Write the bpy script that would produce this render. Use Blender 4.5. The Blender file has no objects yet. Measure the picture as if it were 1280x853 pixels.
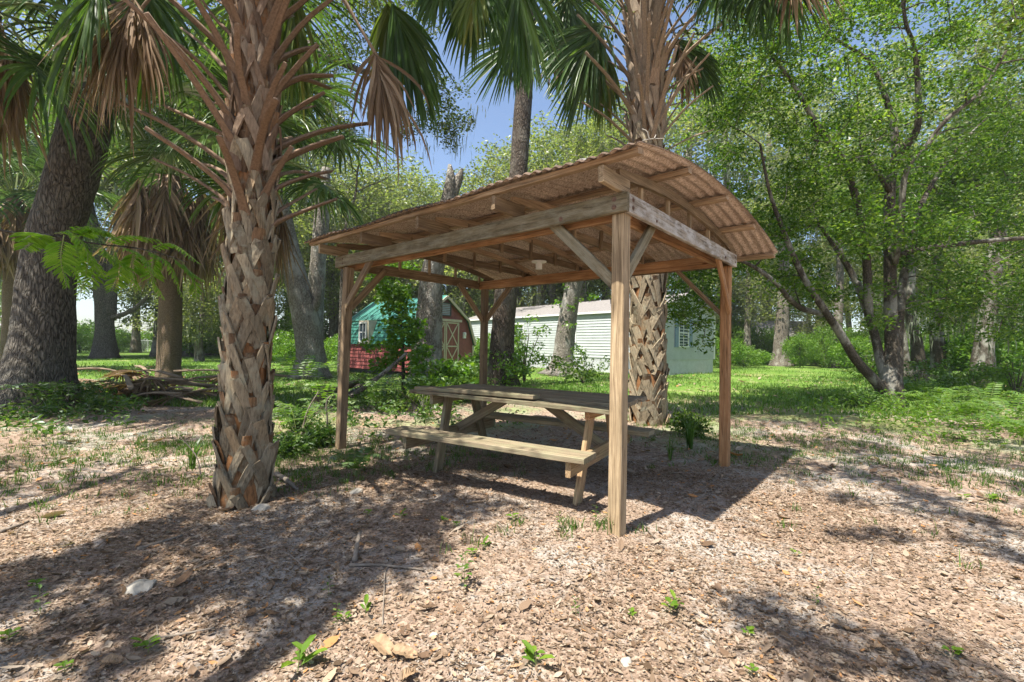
import bpy, math, random
import numpy as np
from mathutils import Matrix, Vector
rng = np.random.default_rng(7)
random.seed(7)
S = bpy.context.scene
COL = S.collection
PI = math.pi

# ------------------------------------------------------------------ camera
F_PX, PITCH, ROLL, CAM_H = 569.3, 0.0122, 0.0167, 1.2
cam_d = bpy.data.cameras.new('camera')
cam_d.sensor_width = 36.0
cam_d.lens = 36.0 * F_PX / 1280.0
cam_d.clip_start, cam_d.clip_end = 0.05, 900
cam = bpy.data.objects.new('camera', cam_d)
COL.objects.link(cam)
cam.matrix_world = Matrix.Translation((0, 0, CAM_H)) @ Matrix.Rotation(PI/2 + PITCH, 4, 'X') @ Matrix.Rotation(ROLL, 4, 'Z')
S.camera = cam

def ray(px, py):
    a, b = px - 640.0, py - 426.5
    cr, sr = math.cos(ROLL), math.sin(ROLL)
    u, v = a*cr + b*sr, -a*sr + b*cr
    cp, sp = math.cos(PITCH), math.sin(PITCH)
    return np.array([u/F_PX, cp + v/F_PX*sp, sp - v/F_PX*cp])

def W(px, py, Y):
    d = ray(px, py)
    return np.array([0, 0, CAM_H]) + d*(Y/d[1])

def gz(x, y):
    x = np.asarray(x, float); y = np.asarray(y, float)
    return (.018*np.sin(1.3*x + .7*y) + .014*np.sin(2.1*y - .9*x + 1) + .008*np.sin(4.3*x + 1.7)*np.sin(3.7*y)
            + .006*np.sin(9.1*x + 2*y)*np.sin(8.3*y - x))

def G(px, py):
    d = ray(px, py)
    s = -CAM_H/d[2]
    x, y = d[0]*s, d[1]*s
    return np.array([x, y, float(gz(x, y))])

def on_ground(x, y, dz=0):
    return np.array([x, y, float(gz(x, y)) + dz])

SUN = np.array([-.333, -.329, 1.0]); SUN /= np.linalg.norm(SUN)

# ------------------------------------------------------------------ mesh helpers
def mk(name, V, F, mat=None, parent=None, smooth=False, mats=None, midx=None):
    """F: one array or a list of arrays of polygons."""
    if not isinstance(F, (list, tuple)):
        F = [F]
    F = [np.asarray(f, dtype=np.int32) for f in F if len(f)]
    V = np.asarray(V, dtype=np.float32).reshape(-1, 3)
    me = bpy.data.meshes.new(name)
    me.vertices.add(len(V)); me.vertices.foreach_set('co', V.ravel())
    loops = np.concatenate([f.ravel() for f in F])
    tot = np.concatenate([np.full(len(f), f.shape[1], np.int32) for f in F])
    st = np.concatenate([[0], np.cumsum(tot)[:-1]]).astype(np.int32)
    me.loops.add(len(loops)); me.loops.foreach_set('vertex_index', loops)
    me.polygons.add(len(tot)); me.polygons.foreach_set('loop_start', st)
    try: me.polygons.foreach_set('loop_total', tot)
    except Exception: pass
    me.polygons.foreach_set('use_smooth', np.full(len(tot), bool(smooth)))
    for m in (mats or ([mat] if mat else [])): me.materials.append(m)
    if midx is not None: me.polygons.foreach_set('material_index', np.asarray(midx, np.int32))
    me.update(calc_edges=True); me.validate()
    o = bpy.data.objects.new(name, me); COL.objects.link(o)
    if parent: o.parent = parent
    return o

class MB:
    def __init__(s): s.V = []; s.F = {}; s.n = 0
    def add(s, V, F):
        V = np.asarray(V, float).reshape(-1, 3); s.V.append(V)
        for f in (F if isinstance(F, (list, tuple)) else [F]):
            f = np.asarray(f, int)
            if len(f): s.F.setdefault(f.shape[1], []).append(f + s.n)
        s.n += len(V)
    def build(s, name, mat, parent=None, smooth=False):
        return mk(name, np.concatenate(s.V), [np.concatenate(f) for f in s.F.values()], mat, parent, smooth)
    def box(s, c, d):
        c = np.asarray(c, float); d = np.asarray(d, float)/2
        v = np.array([[x, y, z] for x in (-1, 1) for y in (-1, 1) for z in (-1, 1)])*d + c
        s.add(v, np.array([[0,1,3,2],[4,6,7,5],[0,4,5,1],[2,3,7,6],[0,2,6,4],[1,5,7,3]]))

def tag(o, label=None, cat=None, group=None, kind=None):
    if label: o['label'] = label
    if cat: o['category'] = cat
    if group: o['group'] = group
    if kind: o['kind'] = kind
    return o

def thing(name, label, cat, loc=(0, 0, 0), rz=0, group=None):
    o = bpy.data.objects.new(name, None); COL.objects.link(o)
    o.empty_display_size = .2
    o.location = tuple(float(v) for v in loc); o.rotation_euler = (0, 0, rz)
    return tag(o, label, cat, group)

def copy_tree(o, parent=None):
    c = o.copy(); COL.objects.link(c); c.parent = parent
    for ch in list(o.children): copy_tree(ch, c)
    return c

def unit(v):
    v = np.asarray(v, float); return v/(np.linalg.norm(v) + 1e-9)

def smooth_poly(P, n):
    """Catmull-Rom resample of a polyline."""
    P = np.asarray(P, float)
    if len(P) < 3:
        t = np.linspace(0, 1, n)[:, None]; return P[0]*(1-t) + P[-1]*t
    Q = np.vstack([2*P[0]-P[1], P, 2*P[-1]-P[-2]])
    t = np.linspace(0, len(P)-1-1e-6, n); i = t.astype(int); f = (t-i)[:, None]
    a, b, c, d = Q[i], Q[i+1], Q[i+2], Q[i+3]
    return .5*((2*b) + (c-a)*f + (2*a-5*b+4*c-d)*f**2 + (-a+3*b-3*c+d)*f**3)

def tube(P, R, sides=8, rough=0.0, flare=0.0, cap=True, seed=0):
    P = np.asarray(P, float); n = len(P)
    R = np.broadcast_to(np.asarray(R, float), (n,)).copy()
    T = np.gradient(P, axis=0); T /= np.linalg.norm(T, axis=1)[:, None] + 1e-9
    ref = np.array([1, 0, 0]) if abs(T[0, 0]) < .8 else np.array([0, 1, 0])
    u = unit(ref - T[0]*(ref@T[0])); A = []
    for i in range(n):
        u = unit(u - T[i]*(u@T[i])); A.append(u)
    A = np.array(A); B = np.cross(T, A)
    th = np.arange(sides)/sides*2*PI
    rr = np.ones((n, sides))
    if rough or flare:
        g = np.random.default_rng(seed + 3)
        p1, p2, p3 = g.uniform(0, 6.28, 3)
        s = np.linspace(0, 1, n)[:, None]
        k = rough*(.5*np.sin(3*th + p1 + 5*s) + .35*np.sin(5*th + p2 - 9*s) + .4*np.sin(17*s + p3 + 2*th))
        rr = 1 + k + rough*.5*g.uniform(-1, 1, (n, sides))
        if flare: rr *= 1 + flare*np.exp(-s*14)*(1 + .35*np.sin(5*th + p2) + .2*np.sin(3*th + p1))
    V = P[:, None] + (A[:, None]*np.cos(th)[None, :, None] + B[:, None]*np.sin(th)[None, :, None])*(R[:, None]*rr)[..., None]
    i, j = np.meshgrid(np.arange(n-1), np.arange(sides), indexing='ij')
    k = (j+1) % sides
    F = np.stack([i*sides+j, i*sides+k, (i+1)*sides+k, (i+1)*sides+j], -1).reshape(-1, 4)
    out = [F]
    if cap: out += [np.arange(sides)[None, ::-1], (np.arange(sides) + (n-1)*sides)[None]]
    return V.reshape(-1, 3), out

# ------------------------------------------------------------------ materials
def new_mat(name):
    m = bpy.data.materials.new(name); m.use_nodes = True
    nt = m.node_tree; nt.nodes.clear()
    return m, nt, nt.nodes, nt.links

def N(nt, t, **kw):
    n = nt.nodes.new(t)
    for k, v in kw.items():
        if k.startswith('i_'):
            n.inputs[k[2:].replace('_', ' ')].default_value = v
        else: setattr(n, k, v)
    return n

def ramp(nt, stops, interp='LINEAR'):
    r = nt.nodes.new('ShaderNodeValToRGB'); cr = r.color_ramp; cr.interpolation = interp
    while len(cr.elements) > 1: cr.elements.remove(cr.elements[-1])
    for i, (p, c) in enumerate(stops):
        e = cr.elements[0] if i == 0 else cr.elements.new(p)
        e.position = p; e.color = (c[0], c[1], c[2], 1) if len(c) == 3 else c
    return r

def mixc(nt, fac, a, b, mode='MIX'):
    m = nt.nodes.new('ShaderNodeMix'); m.data_type = 'RGBA'; m.blend_type = mode
    for sock, v in ((m.inputs[0], fac), (m.inputs[6], a), (m.inputs[7], b)):
        if isinstance(v, bpy.types.NodeSocket): nt.links.new(v, sock)
        elif isinstance(v, (int, float)): sock.default_value = v
        else: sock.default_value = (*v, 1)
    return m.outputs[2]

def noise(nt, vec, scale, detail=4, rough=.55, dist=0):
    n = N(nt, 'ShaderNodeTexNoise'); n.inputs['Scale'].default_value = scale
    n.inputs['Detail'].default_value = detail; n.inputs['Roughness'].default_value = rough
    n.inputs['Distortion'].default_value = dist
    if vec is not None: nt.links.new(vec, n.inputs['Vector'])
    return n.outputs['Fac']

def coords(nt, scale=(1, 1, 1), rnd=True, kind='Object'):
    tc = N(nt, 'ShaderNodeTexCoord'); mp = N(nt, 'ShaderNodeMapping'); mp.inputs['Scale'].default_value = scale
    nt.links.new(tc.outputs[kind], mp.inputs['Vector'])
    if rnd:
        oi = N(nt, 'ShaderNodeObjectInfo'); ml = N(nt, 'ShaderNodeMath', operation='MULTIPLY'); ml.inputs[1].default_value = 37.0
        nt.links.new(oi.outputs['Random'], ml.inputs[0]); nt.links.new(ml.outputs[0], mp.inputs['Location'])
    return mp.outputs[0]

def finish(nt, color, rough=.8, bump=None, bstr=.5, bdist=.02, spec=.3):
    p = N(nt, 'ShaderNodeBsdfPrincipled'); o = N(nt, 'ShaderNodeOutputMaterial')
    if isinstance(color, bpy.types.NodeSocket): nt.links.new(color, p.inputs['Base Color'])
    else: p.inputs['Base Color'].default_value = (*color, 1)
    if isinstance(rough, bpy.types.NodeSocket): nt.links.new(rough, p.inputs['Roughness'])
    else: p.inputs['Roughness'].default_value = rough
    p.inputs['Specular IOR Level'].default_value = spec
    if bump is not None:
        b = N(nt, 'ShaderNodeBump'); b.inputs['Strength'].default_value = bstr; b.inputs['Distance'].default_value = bdist
        nt.links.new(bump, b.inputs['Height']); nt.links.new(b.outputs[0], p.inputs['Normal'])
    nt.links.new(p.outputs[0], o.inputs['Surface'])
    return p

def leaf_mat(name, stops, trans=.45, gloss=.12, rough=.45, big=None):
    """colour by leaf (random per island); light passes through."""
    m, nt, n, l = new_mat(name)
    g = N(nt, 'ShaderNodeNewGeometry')
    r = ramp(nt, stops); l.new(g.outputs['Random Per Island'], r.inputs[0])
    col = r.outputs[0]
    if big:
        oi = N(nt, 'ShaderNodeObjectInfo')
        nz = noise(nt, coords(nt, rnd=True), big, 2)
        rr = ramp(nt, [(.3, (.72, .78, .75)), (.7, (1.25, 1.18, 1.0))]); l.new(nz, rr.inputs[0])
        col = mixc(nt, 1.0, col, rr.outputs[0], 'MULTIPLY')
        hv = N(nt, 'ShaderNodeHueSaturation'); l.new(col, hv.inputs['Color'])
        mr = N(nt, 'ShaderNodeMapRange'); mr.inputs['To Min'].default_value = .75; mr.inputs['To Max'].default_value = 1.25
        l.new(oi.outputs['Random'], mr.inputs[0]); l.new(mr.outputs[0], hv.inputs['Value'])
        col = hv.outputs[0]
    d = N(nt, 'ShaderNodeBsdfDiffuse'); t = N(nt, 'ShaderNodeBsdfTranslucent')
    gl = N(nt, 'ShaderNodeBsdfGlossy'); gl.inputs['Roughness'].default_value = rough
    l.new(col, d.inputs[0])
    tcol = mixc(nt, 1.0, col, (1.6, 1.7, .75), 'MULTIPLY'); l.new(tcol, t.inputs[0])
    a = N(nt, 'ShaderNodeMixShader'); a.inputs[0].default_value = trans
    l.new(d.outputs[0], a.inputs[1]); l.new(t.outputs[0], a.inputs[2])
    fr = N(nt, 'ShaderNodeFresnel'); fr.inputs[0].default_value = 1.35
    ml = N(nt, 'ShaderNodeMath', operation='MULTIPLY_ADD'); ml.inputs[1].default_value = gloss*1.6; ml.inputs[2].default_value = gloss*.1
    l.new(fr.outputs[0], ml.inputs[0])
    b = N(nt, 'ShaderNodeMixShader'); l.new(ml.outputs[0], b.inputs[0])
    l.new(a.outputs[0], b.inputs[1]); l.new(gl.outputs[0], b.inputs[2])
    o = N(nt, 'ShaderNodeOutputMaterial'); l.new(b.outputs[0], o.inputs['Surface'])
    return m

def bark_mat(name, dark, light, lichen=None, scale=1.0, zs=.28, amount=.45, bstr=.9, bdist=.04):
    m, nt, n, l = new_mat(name)
    v = coords(nt, (scale, scale, scale*zs))
    vo = N(nt, 'ShaderNodeTexVoronoi', feature='DISTANCE_TO_EDGE'); vo.inputs['Scale'].default_value = 13
    dn = N(nt, 'ShaderNodeTexNoise'); dn.inputs['Scale'].default_value = 6; l.new(v, dn.inputs['Vector'])
    wv = N(nt, 'ShaderNodeVectorMath', operation='MULTIPLY_ADD'); wv.inputs[1].default_value = (.22, .22, .22)
    l.new(dn.outputs['Color'], wv.inputs[0]); l.new(v, wv.inputs[2]); l.new(wv.outputs[0], vo.inputs['Vector'])
    nz = noise(nt, v, 22, 6, .65)
    h = N(nt, 'ShaderNodeMath', operation='MULTIPLY_ADD'); h.inputs[1].default_value = 1.5
    l.new(vo.outputs['Distance'], h.inputs[0]); l.new(nz, h.inputs[2])
    r = ramp(nt, [(.35, dark), (.62, [(a+b)/2 for a, b in zip(dark, light)]), (.95, light)]); l.new(h.outputs[0], r.inputs[0])
    col = r.outputs[0]
    if lichen:
        v2 = coords(nt, (1, 1, .6))
        lz = ramp(nt, [(.5, (0, 0, 0)), (.62, (1, 1, 1))]); l.new(noise(nt, v2, 2.4, 5, .65), lz.inputs[0])
        f = N(nt, 'ShaderNodeMath', operation='MULTIPLY'); f.inputs[1].default_value = amount
        l.new(lz.outputs[0], f.inputs[0]); col = mixc(nt, f.outputs[0], col, lichen)
    finish(nt, col, .9, h.outputs[0], bstr, bdist, .15)
    return m

def wood_mat(name, c1, c2, c3, lichen=None, lich_amt=.5, rough=.75):
    """boards run along local X."""
    m, nt, n, l = new_mat(name)
    v = coords(nt, (1.1, 16, 16))
    grain = noise(nt, v, 2.4, 6, .6, .6)
    fine = noise(nt, coords(nt, (3, 90, 90)), 2, 3, .6)
    patch = noise(nt, coords(nt, (1.4, 3, 3)), 2.2, 4, .6)
    r = ramp(nt, [(.28, c1), (.52, c2), (.72, c3)]); l.new(grain, r.inputs[0])
    oi = N(nt, 'ShaderNodeObjectInfo'); mr = N(nt, 'ShaderNodeMapRange'); mr.inputs['To Min'].default_value = .78; mr.inputs['To Max'].default_value = 1.2
    l.new(oi.outputs['Random'], mr.inputs[0])
    pr = ramp(nt, [(.3, (.7, .68, .66)), (.7, (1.15, 1.12, 1.1))]); l.new(patch, pr.inputs[0])
    col = mixc(nt, 1, r.outputs[0], pr.outputs[0], 'MULTIPLY')
    fr = ramp(nt, [(.35, (.72, .7, .68)), (.6, (1.06, 1.05, 1.04))]); l.new(fine, fr.inputs[0])
    col = mixc(nt, 1, col, fr.outputs[0], 'MULTIPLY')
    # knots
    vo = N(nt, 'ShaderNodeTexVoronoi'); vo.inputs['Scale'].default_value = 2.2
    l.new(coords(nt, (.9, 3.5, 3.5)), vo.inputs['Vector'])
    kr = ramp(nt, [(.045, (.35, .26, .2)), (.085, (1, 1, 1))]); l.new(vo.outputs['Distance'], kr.inputs[0])
    col = mixc(nt, 1, col, kr.outputs[0], 'MULTIPLY')
    ck = ramp(nt, [(.455, (1, 1, 1)), (.485, (.3, .26, .22)), (.515, (1, 1, 1))]); l.new(noise(nt, coords(nt, (.55, 26, 26)), 1.3, 2, .5, .4), ck.inputs[0])
    col = mixc(nt, .75, col, ck.outputs[0], 'MULTIPLY')
    hv = N(nt, 'ShaderNodeHueSaturation'); l.new(col, hv.inputs['Color']); l.new(mr.outputs[0], hv.inputs['Value'])
    col = hv.outputs[0]
    if lichen:
        lz = ramp(nt, [(.44, (0, 0, 0)), (.62, (1, 1, 1))]); l.new(noise(nt, coords(nt, (2.2, 6, 6)), 2.6, 6, .7), lz.inputs[0])
        f = N(nt, 'ShaderNodeMath', operation='MULTIPLY'); f.inputs[1].default_value = lich_amt
        l.new(lz.outputs[0], f.inputs[0]); col = mixc(nt, f.outputs[0], col, lichen)
    finish(nt, col, rough, fine, .35, .004, .2)
    return m

def flat_mat(name, col, rough=.6, var=.12, scale=6, spec=.3, bump=0.0):
    m, nt, n, l = new_mat(name)
    nz = noise(nt, coords(nt), scale, 5, .6)
    r = ramp(nt, [(.3, [c*(1-var) for c in col]), (.7, [c*(1+var) for c in col])]); l.new(nz, r.inputs[0])
    finish(nt, r.outputs[0], rough, nz if bump else None, bump, .01, spec)
    return m

M = {}
M['post'] = wood_mat('weathered_post_wood', (.26, .195, .12), (.41, .315, .195), (.5, .405, .27))
M['grey_wood'] = wood_mat('grey_board_wood', (.14, .12, .07), (.24, .205, .125), (.36, .31, .21), (.4, .39, .3), .3)
M['lichen_wood'] = wood_mat('pale_lichen_board_wood', (.2, .17, .13), (.34, .3, .24), (.46, .43, .38), (.56, .55, .52), .75)
M['orange_wood'] = wood_mat('orange_stained_wood', (.31, .155, .065), (.44, .245, .115), (.54, .34, .185))
M['dark_wood'] = wood_mat('brown_beam_wood', (.16, .115, .07), (.25, .185, .115), (.34, .26, .165))
M['purlin'] = wood_mat('purlin_wood', (.31, .215, .13), (.43, .315, .2), (.52, .41, .285))
M['table_wood'] = wood_mat('mossy_table_wood', (.15, .125, .082), (.24, .2, .135), (.31, .265, .185), (.22, .225, .13), .5)
M['table_top'] = wood_mat('old_tabletop_wood', (.18, .145, .1), (.28, .23, .16), (.36, .305, .22), (.25, .25, .17), .4)
M['table_leg'] = wood_mat('table_leg_wood', (.26, .17, .09), (.38, .26, .15), (.45, .33, .2), (.3, .3, .14), .25)

def roof_mat(stops_=[(.34, (.06, .042, .03)), (.48, (.115, .082, .06)), (.6, (.165, .12, .09)), (.75, (.28, .22, .18))]):
    m, nt, n, l = new_mat('corrugated_fibre_sheet')
    v = coords(nt, rnd=False)
    sp = noise(nt, v, 62, 3, .8); big = noise(nt, v, 1.6, 4, .6); st = noise(nt, coords(nt, (2.5, 14, 2.5), False), 2, 4, .6)
    r = ramp(nt, stops_); l.new(sp, r.inputs[0])
    b = ramp(nt, [(.3, (.75, .72, .7)), (.7, (1.12, 1.1, 1.1))]); l.new(big, b.inputs[0])
    c = mixc(nt, 1, r.outputs[0], b.outputs[0], 'MULTIPLY')
    b2 = ramp(nt, [(.3, (.8, .78, .78)), (.65, (1.08, 1.06, 1.06))]); l.new(st, b2.inputs[0])
    c = mixc(nt, 1, c, b2.outputs[0], 'MULTIPLY')
    finish(nt, c, .85, sp, .5, .004, .2)
    return m
M['roof'] = roof_mat()
M['roof_under_lit'] = roof_mat([(.38, (.28, .21, .155)), (.48, (.52, .42, .33)), (.58, (.64, .54, .44)), (.7, (.8, .72, .63))])  # same sheet from below, lightened to paint in light bounced off the ground

M['oak_bark'] = bark_mat('oak_bark', (.012, .01, .008), (.19, .17, .14), (.2, .2, .17), 1.55, .3, .25, 1.0, .06)
M['dark_bark'] = bark_mat('dark_bark', (.014, .011, .009), (.11, .085, .065), (.25, .23, .19), 1.3, .35, .3)
M['mid_bark'] = bark_mat('mid_bark', (.04, .033, .026), (.22, .19, .15), (.36, .35, .3), 1.6, .35, .6)
M['pale_bark'] = bark_mat('lichen_bark', (.07, .06, .05), (.27, .24, .2), (.4, .39, .35), 1.5, .4, .6)
M['stem_bark'] = bark_mat('stem_bark', (.022, .018, .013), (.095, .08, .06), (.36, .35, .3), 2.5, .5, .6, .6, .015)
M['palm_bark'] = bark_mat('palm_bark', (.09, .055, .035), (.3, .22, .15), (.3, .2, .12), 1.6, 3.0, .4)

def boot_mat(name, stops, lo=.38):
    m, nt, n, l = new_mat(name)
    g = N(nt, 'ShaderNodeNewGeometry')
    r = ramp(nt, stops); l.new(g.outputs['Random Per Island'], r.inputs[0])
    nz = noise(nt, coords(nt, (22, 22, 4)), 3, 7, .7)
    rr = ramp(nt, [(.32, (lo, lo*.93, lo*.86)), (.5, (.95, .93, .9)), (.7, (1.3, 1.28, 1.24))]); l.new(nz, rr.inputs[0])
    c = mixc(nt, 1, r.outputs[0], rr.outputs[0], 'MULTIPLY')
    blot = ramp(nt, [(.52, (0, 0, 0)), (.66, (1, 1, 1))]); l.new(noise(nt, coords(nt, (1, 1, 1)), 9, 5, .7), blot.inputs[0])
    f = N(nt, 'ShaderNodeMath', operation='MULTIPLY'); f.inputs[1].default_value = .5
    l.new(blot.outputs[0], f.inputs[0])
    c = mixc(nt, f.outputs[0], c, (.3, .3, .22)) if lo < .5 else c
    finish(nt, c, .8, nz, .6, .008, .25)
    return m
M['boot'] = boot_mat('palm_boot', [(0, (.15, .12, .08)), (.4, (.25, .205, .14)), (.8, (.32, .265, .18)), (1, (.22, .155, .09))])
M['boot_plate'] = boot_mat('palm_boot_plate', [(0, (.1, .062, .035)), (.4, (.17, .105, .058)), (.75, (.22, .13, .068)), (1, (.28, .135, .055))])
M['boot_fibre'] = boot_mat('palm_boot_fibre', [(0, (.2, .09, .04)), (1, (.3, .15, .06))])
M['petiole'] = boot_mat('dead_petiole', [(0, (.13, .085, .055)), (.5, (.2, .132, .088)), (1, (.27, .21, .15))], .6)
M['grey_petiole'] = boot_mat('grey_petiole', [(0, (.2, .155, .11)), (.5, (.28, .22, .16)), (1, (.3, .21, .14))], .65)
M['green_petiole'] = flat_mat('green_petiole', (.16, .2, .06), .5)

M['frond'] = leaf_mat('palm_frond', [(0, (.035, .075, .018)), (.5, (.06, .115, .026)), (1, (.095, .15, .035))], .42, .16, .35)
M['yellow_frond'] = leaf_mat('yellowing_frond', [(0, (.07, .12, .02)), (.6, (.13, .17, .03)), (1, (.24, .22, .045))], .42, .2, .35)
M['dead_frond'] = leaf_mat('dead_frond', [(0, (.12, .075, .045)), (.5, (.22, .15, .095)), (1, (.34, .25, .17))], .25, .05, .6)
M['leaf'] = leaf_mat('broad_leaf', [(0, (.03, .072, .012)), (.5, (.066, .125, .02)), (1, (.13, .185, .036))], .52, .04, .5, .5)
M['oak_leaf'] = leaf_mat('oak_leaf', [(0, (.05, .075, .018)), (.5, (.085, .12, .028)), (1, (.15, .175, .045))], .5, .04, .45, .35)
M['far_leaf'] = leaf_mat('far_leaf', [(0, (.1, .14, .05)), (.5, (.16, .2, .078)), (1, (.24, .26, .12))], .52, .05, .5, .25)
M['bright_leaf'] = leaf_mat('vine_leaf', [(0, (.07, .16, .015)), (.5, (.11, .21, .025)), (1, (.17, .27, .03))], .5, .08, .4)
M['sapling_leaf'] = leaf_mat('sapling_leaf', [(0, (.1, .21, .02)), (.5, (.14, .26, .03)), (1, (.2, .31, .045))], .55, .05, .4)
M['weed'] = leaf_mat('weed_leaf', [(0, (.045, .1, .02)), (.6, (.08, .16, .028)), (1, (.15, .22, .045))], .45, .08, .45)
M['grass'] = leaf_mat('grass_blade', [(0, (.07, .15, .02)), (.5, (.11, .21, .03)), (1, (.2, .27, .07))], .4, .1, .5)
M['moss'] = leaf_mat('hanging_moss', [(0, (.12, .135, .1)), (1, (.23, .25, .2))], .4, .0, .8)
M['litter'] = leaf_mat('leaf_litter', [(0, (.08, .055, .035)), (.2, (.17, .11, .072)), (.45, (.235, .17, .118)), (.7, (.31, .245, .18)), (.88, (.37, .305, .24)), (.96, (.38, .21, .1)), (1, (.4, .19, .075))], .12, .0, .6)
M['litter_old'] = leaf_mat('old_leaf_litter', [(0, (.08, .055, .035)), (.4, (.16, .112, .075)), (.8, (.25, .185, .132)), (1, (.35, .28, .22))], .1, .0, .6)
M['stick'] = flat_mat('dry_stick', (.2, .165, .13), .85, .35, 20)
M['stone'] = flat_mat('pale_stone', (.34, .31, .26), .85, .25, 14, bump=.4)

# ------------------------------------------------------------------ leaves
def leaf_cloud(centres, per, rad, size, flat=.65, up=.35, aspect=.5, seed=1, jit=.45, hang=0):
    """a diamond of two folded faces for each leaf, gathered in clumps."""
    g = np.random.default_rng(seed)
    C = np.repeat(np.asarray(centres, float), per, axis=0); n = len(C)
    R = np.repeat(np.broadcast_to(np.asarray(rad, float), (len(centres),)), per)
    # clump: shell-weighted gaussian
    d = g.normal(size=(n, 3)); d /= np.linalg.norm(d, axis=1)[:, None]
    r = R*g.uniform(0.05, 1, n)**.6
    P = C + d*r[:, None]*np.array([1, 1, flat])
    a = g.normal(size=(n, 3)); a[:, 2] = a[:, 2]*.6 - hang; a /= np.linalg.norm(a, axis=1)[:, None]
    nn = g.normal(size=(n, 3)) + np.array([0, 0, up*2.5]); b = np.cross(nn, a); b /= np.linalg.norm(b, axis=1)[:, None] + 1e-9
    nr = np.cross(a, b)
    s = size*(1 + jit*g.uniform(-1, 1, n))[:, None]
    fold = g.uniform(-.05, .22, n)[:, None]*s
    w = aspect*.5*s
    V = np.stack([P - a*s*.5, P + b*w - a*s*.05 + nr*fold, P + a*s*.5, P - b*w - a*s*.05 + nr*fold], 1)
    F = np.arange(4*n).reshape(n, 4)
    return V.reshape(-1, 3), F

def moss_strands(tops, n_each, length, width, seed=3, spread=.25):
    g = np.random.default_rng(seed); mb = MB()
    n_each = int(n_each*2.2); length = length*.62; width = width*.42
    T = np.repeat(np.asarray(tops, float), n_each, axis=0); n = len(T)
    T = T + g.normal(size=(n, 3))*np.array([spread, spread, spread*.5])
    L = length*g.uniform(.35, 1.2, n); k = 6
    ang = g.uniform(0, PI, n); w = width*g.uniform(.5, 1.4, n)
    rows = []
    sway = g.normal(size=(n, k, 2))*.05
    sway = np.cumsum(sway, 1)*L[:, None, None]*.5
    for i in range(k):
        t = i/(k-1)
        c = T + np.stack([sway[:, i, 0], sway[:, i, 1], -L*t], 1)
        ww = w*(.5 + 1.1*math.sin(PI*min(1, t*.8+.15)))*(1-.75*t)*(1 + .5*g.uniform(-1, 1, n))
        o = np.stack([np.cos(ang+t*2), np.sin(ang+t*2), 0*ang], 1)*ww[:, None]
        rows.append(np.stack([c-o, c+o], 1))
    V = np.stack(rows, 1)      # n,k,2,3
    base = (np.arange(n)*k*2)[:, None]
    F = np.concatenate([np.stack([base[:, 0]+2*i, base[:, 0]+2*i+1, base[:, 0]+2*i+3, base[:, 0]+2*i+2], 1) for i in range(k-1)])
    return V.reshape(-1, 3), F

# ------------------------------------------------------------------ palm fronds
def fan_frond(hub, fwd, up=(0, 0, 1), R=1.0, nseg=46, spread=2.35, droop=.5, width=.034, fold=0.0, costa=.35, seed=0, hang=0.0, curl=.12, fray=False):
    """a fan leaf: long folded segments spread from a short rib; returns V, F."""
    g = np.random.default_rng(seed); f = unit(fwd); up = np.asarray(up, float)
    s = np.cross(f, up); s = unit(s if np.linalg.norm(s) > 1e-3 else np.array([1, 0, 0])); n = np.cross(s, f)
    K = 7; Vs = []; Fs = []; base = 0
    for k in range(nseg):
        u = (k + .5)/nseg*2 - 1; al = u*spread + g.normal()*.025
        L = R*(1 - .28*abs(u)**2.2)*(1 + g.normal()*.05)*(g.uniform(.6, 1.08) if fray else 1)
        if fray and g.random() < .12: continue
        c0 = hub + f*costa*R*(1-abs(u))*.8
        d = unit(math.cos(al)*f + math.sin(al)*s*(1-fold*.75) + n*(fold*.6*abs(u)))
        jit = .16 if fray else .03
        d = unit(d*(1-hang) + np.array([g.normal()*.1, g.normal()*.1, -1])*hang + g.normal(size=3)*jit)
        nb = unit(n + .35*g.normal()*s)
        P = [c0]; dd = d.copy(); step = L/(K-1)
        tip = g.uniform(.7, 1.4)
        for i in range(1, K):
            t = i/(K-1)
            dd = unit(dd + np.array([0, 0, -1])*droop*tip*(t**1.6)*.75 + curl*g.normal(size=3)*.25)
            P.append(P[-1] + dd*step)
        P = np.array(P); T = np.gradient(P, axis=0); T /= np.linalg.norm(T, axis=1)[:, None]
        B = np.cross(T, nb); B /= np.linalg.norm(B, axis=1)[:, None] + 1e-9; Nn = np.cross(B, T)
        t = np.linspace(0, 1, K)
        w = width*np.interp(t, [0, .12, .45, .8, 1], [.35, .8, 1, .55, .06])*(.8 + .4*g.random())
        Vs.append(np.stack([P - B*w[:, None]*.5, P - Nn*w[:, None]*.28, P + B*w[:, None]*.5], 1).reshape(-1, 3))
        i = np.arange(K-1)*3 + base
        Fs.append(np.stack([i, i+1, i+4, i+3], 1)); Fs.append(np.stack([i+1, i+2, i+5, i+4], 1))
        base += K*3
    return np.concatenate(Vs), np.concatenate(Fs)

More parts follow.
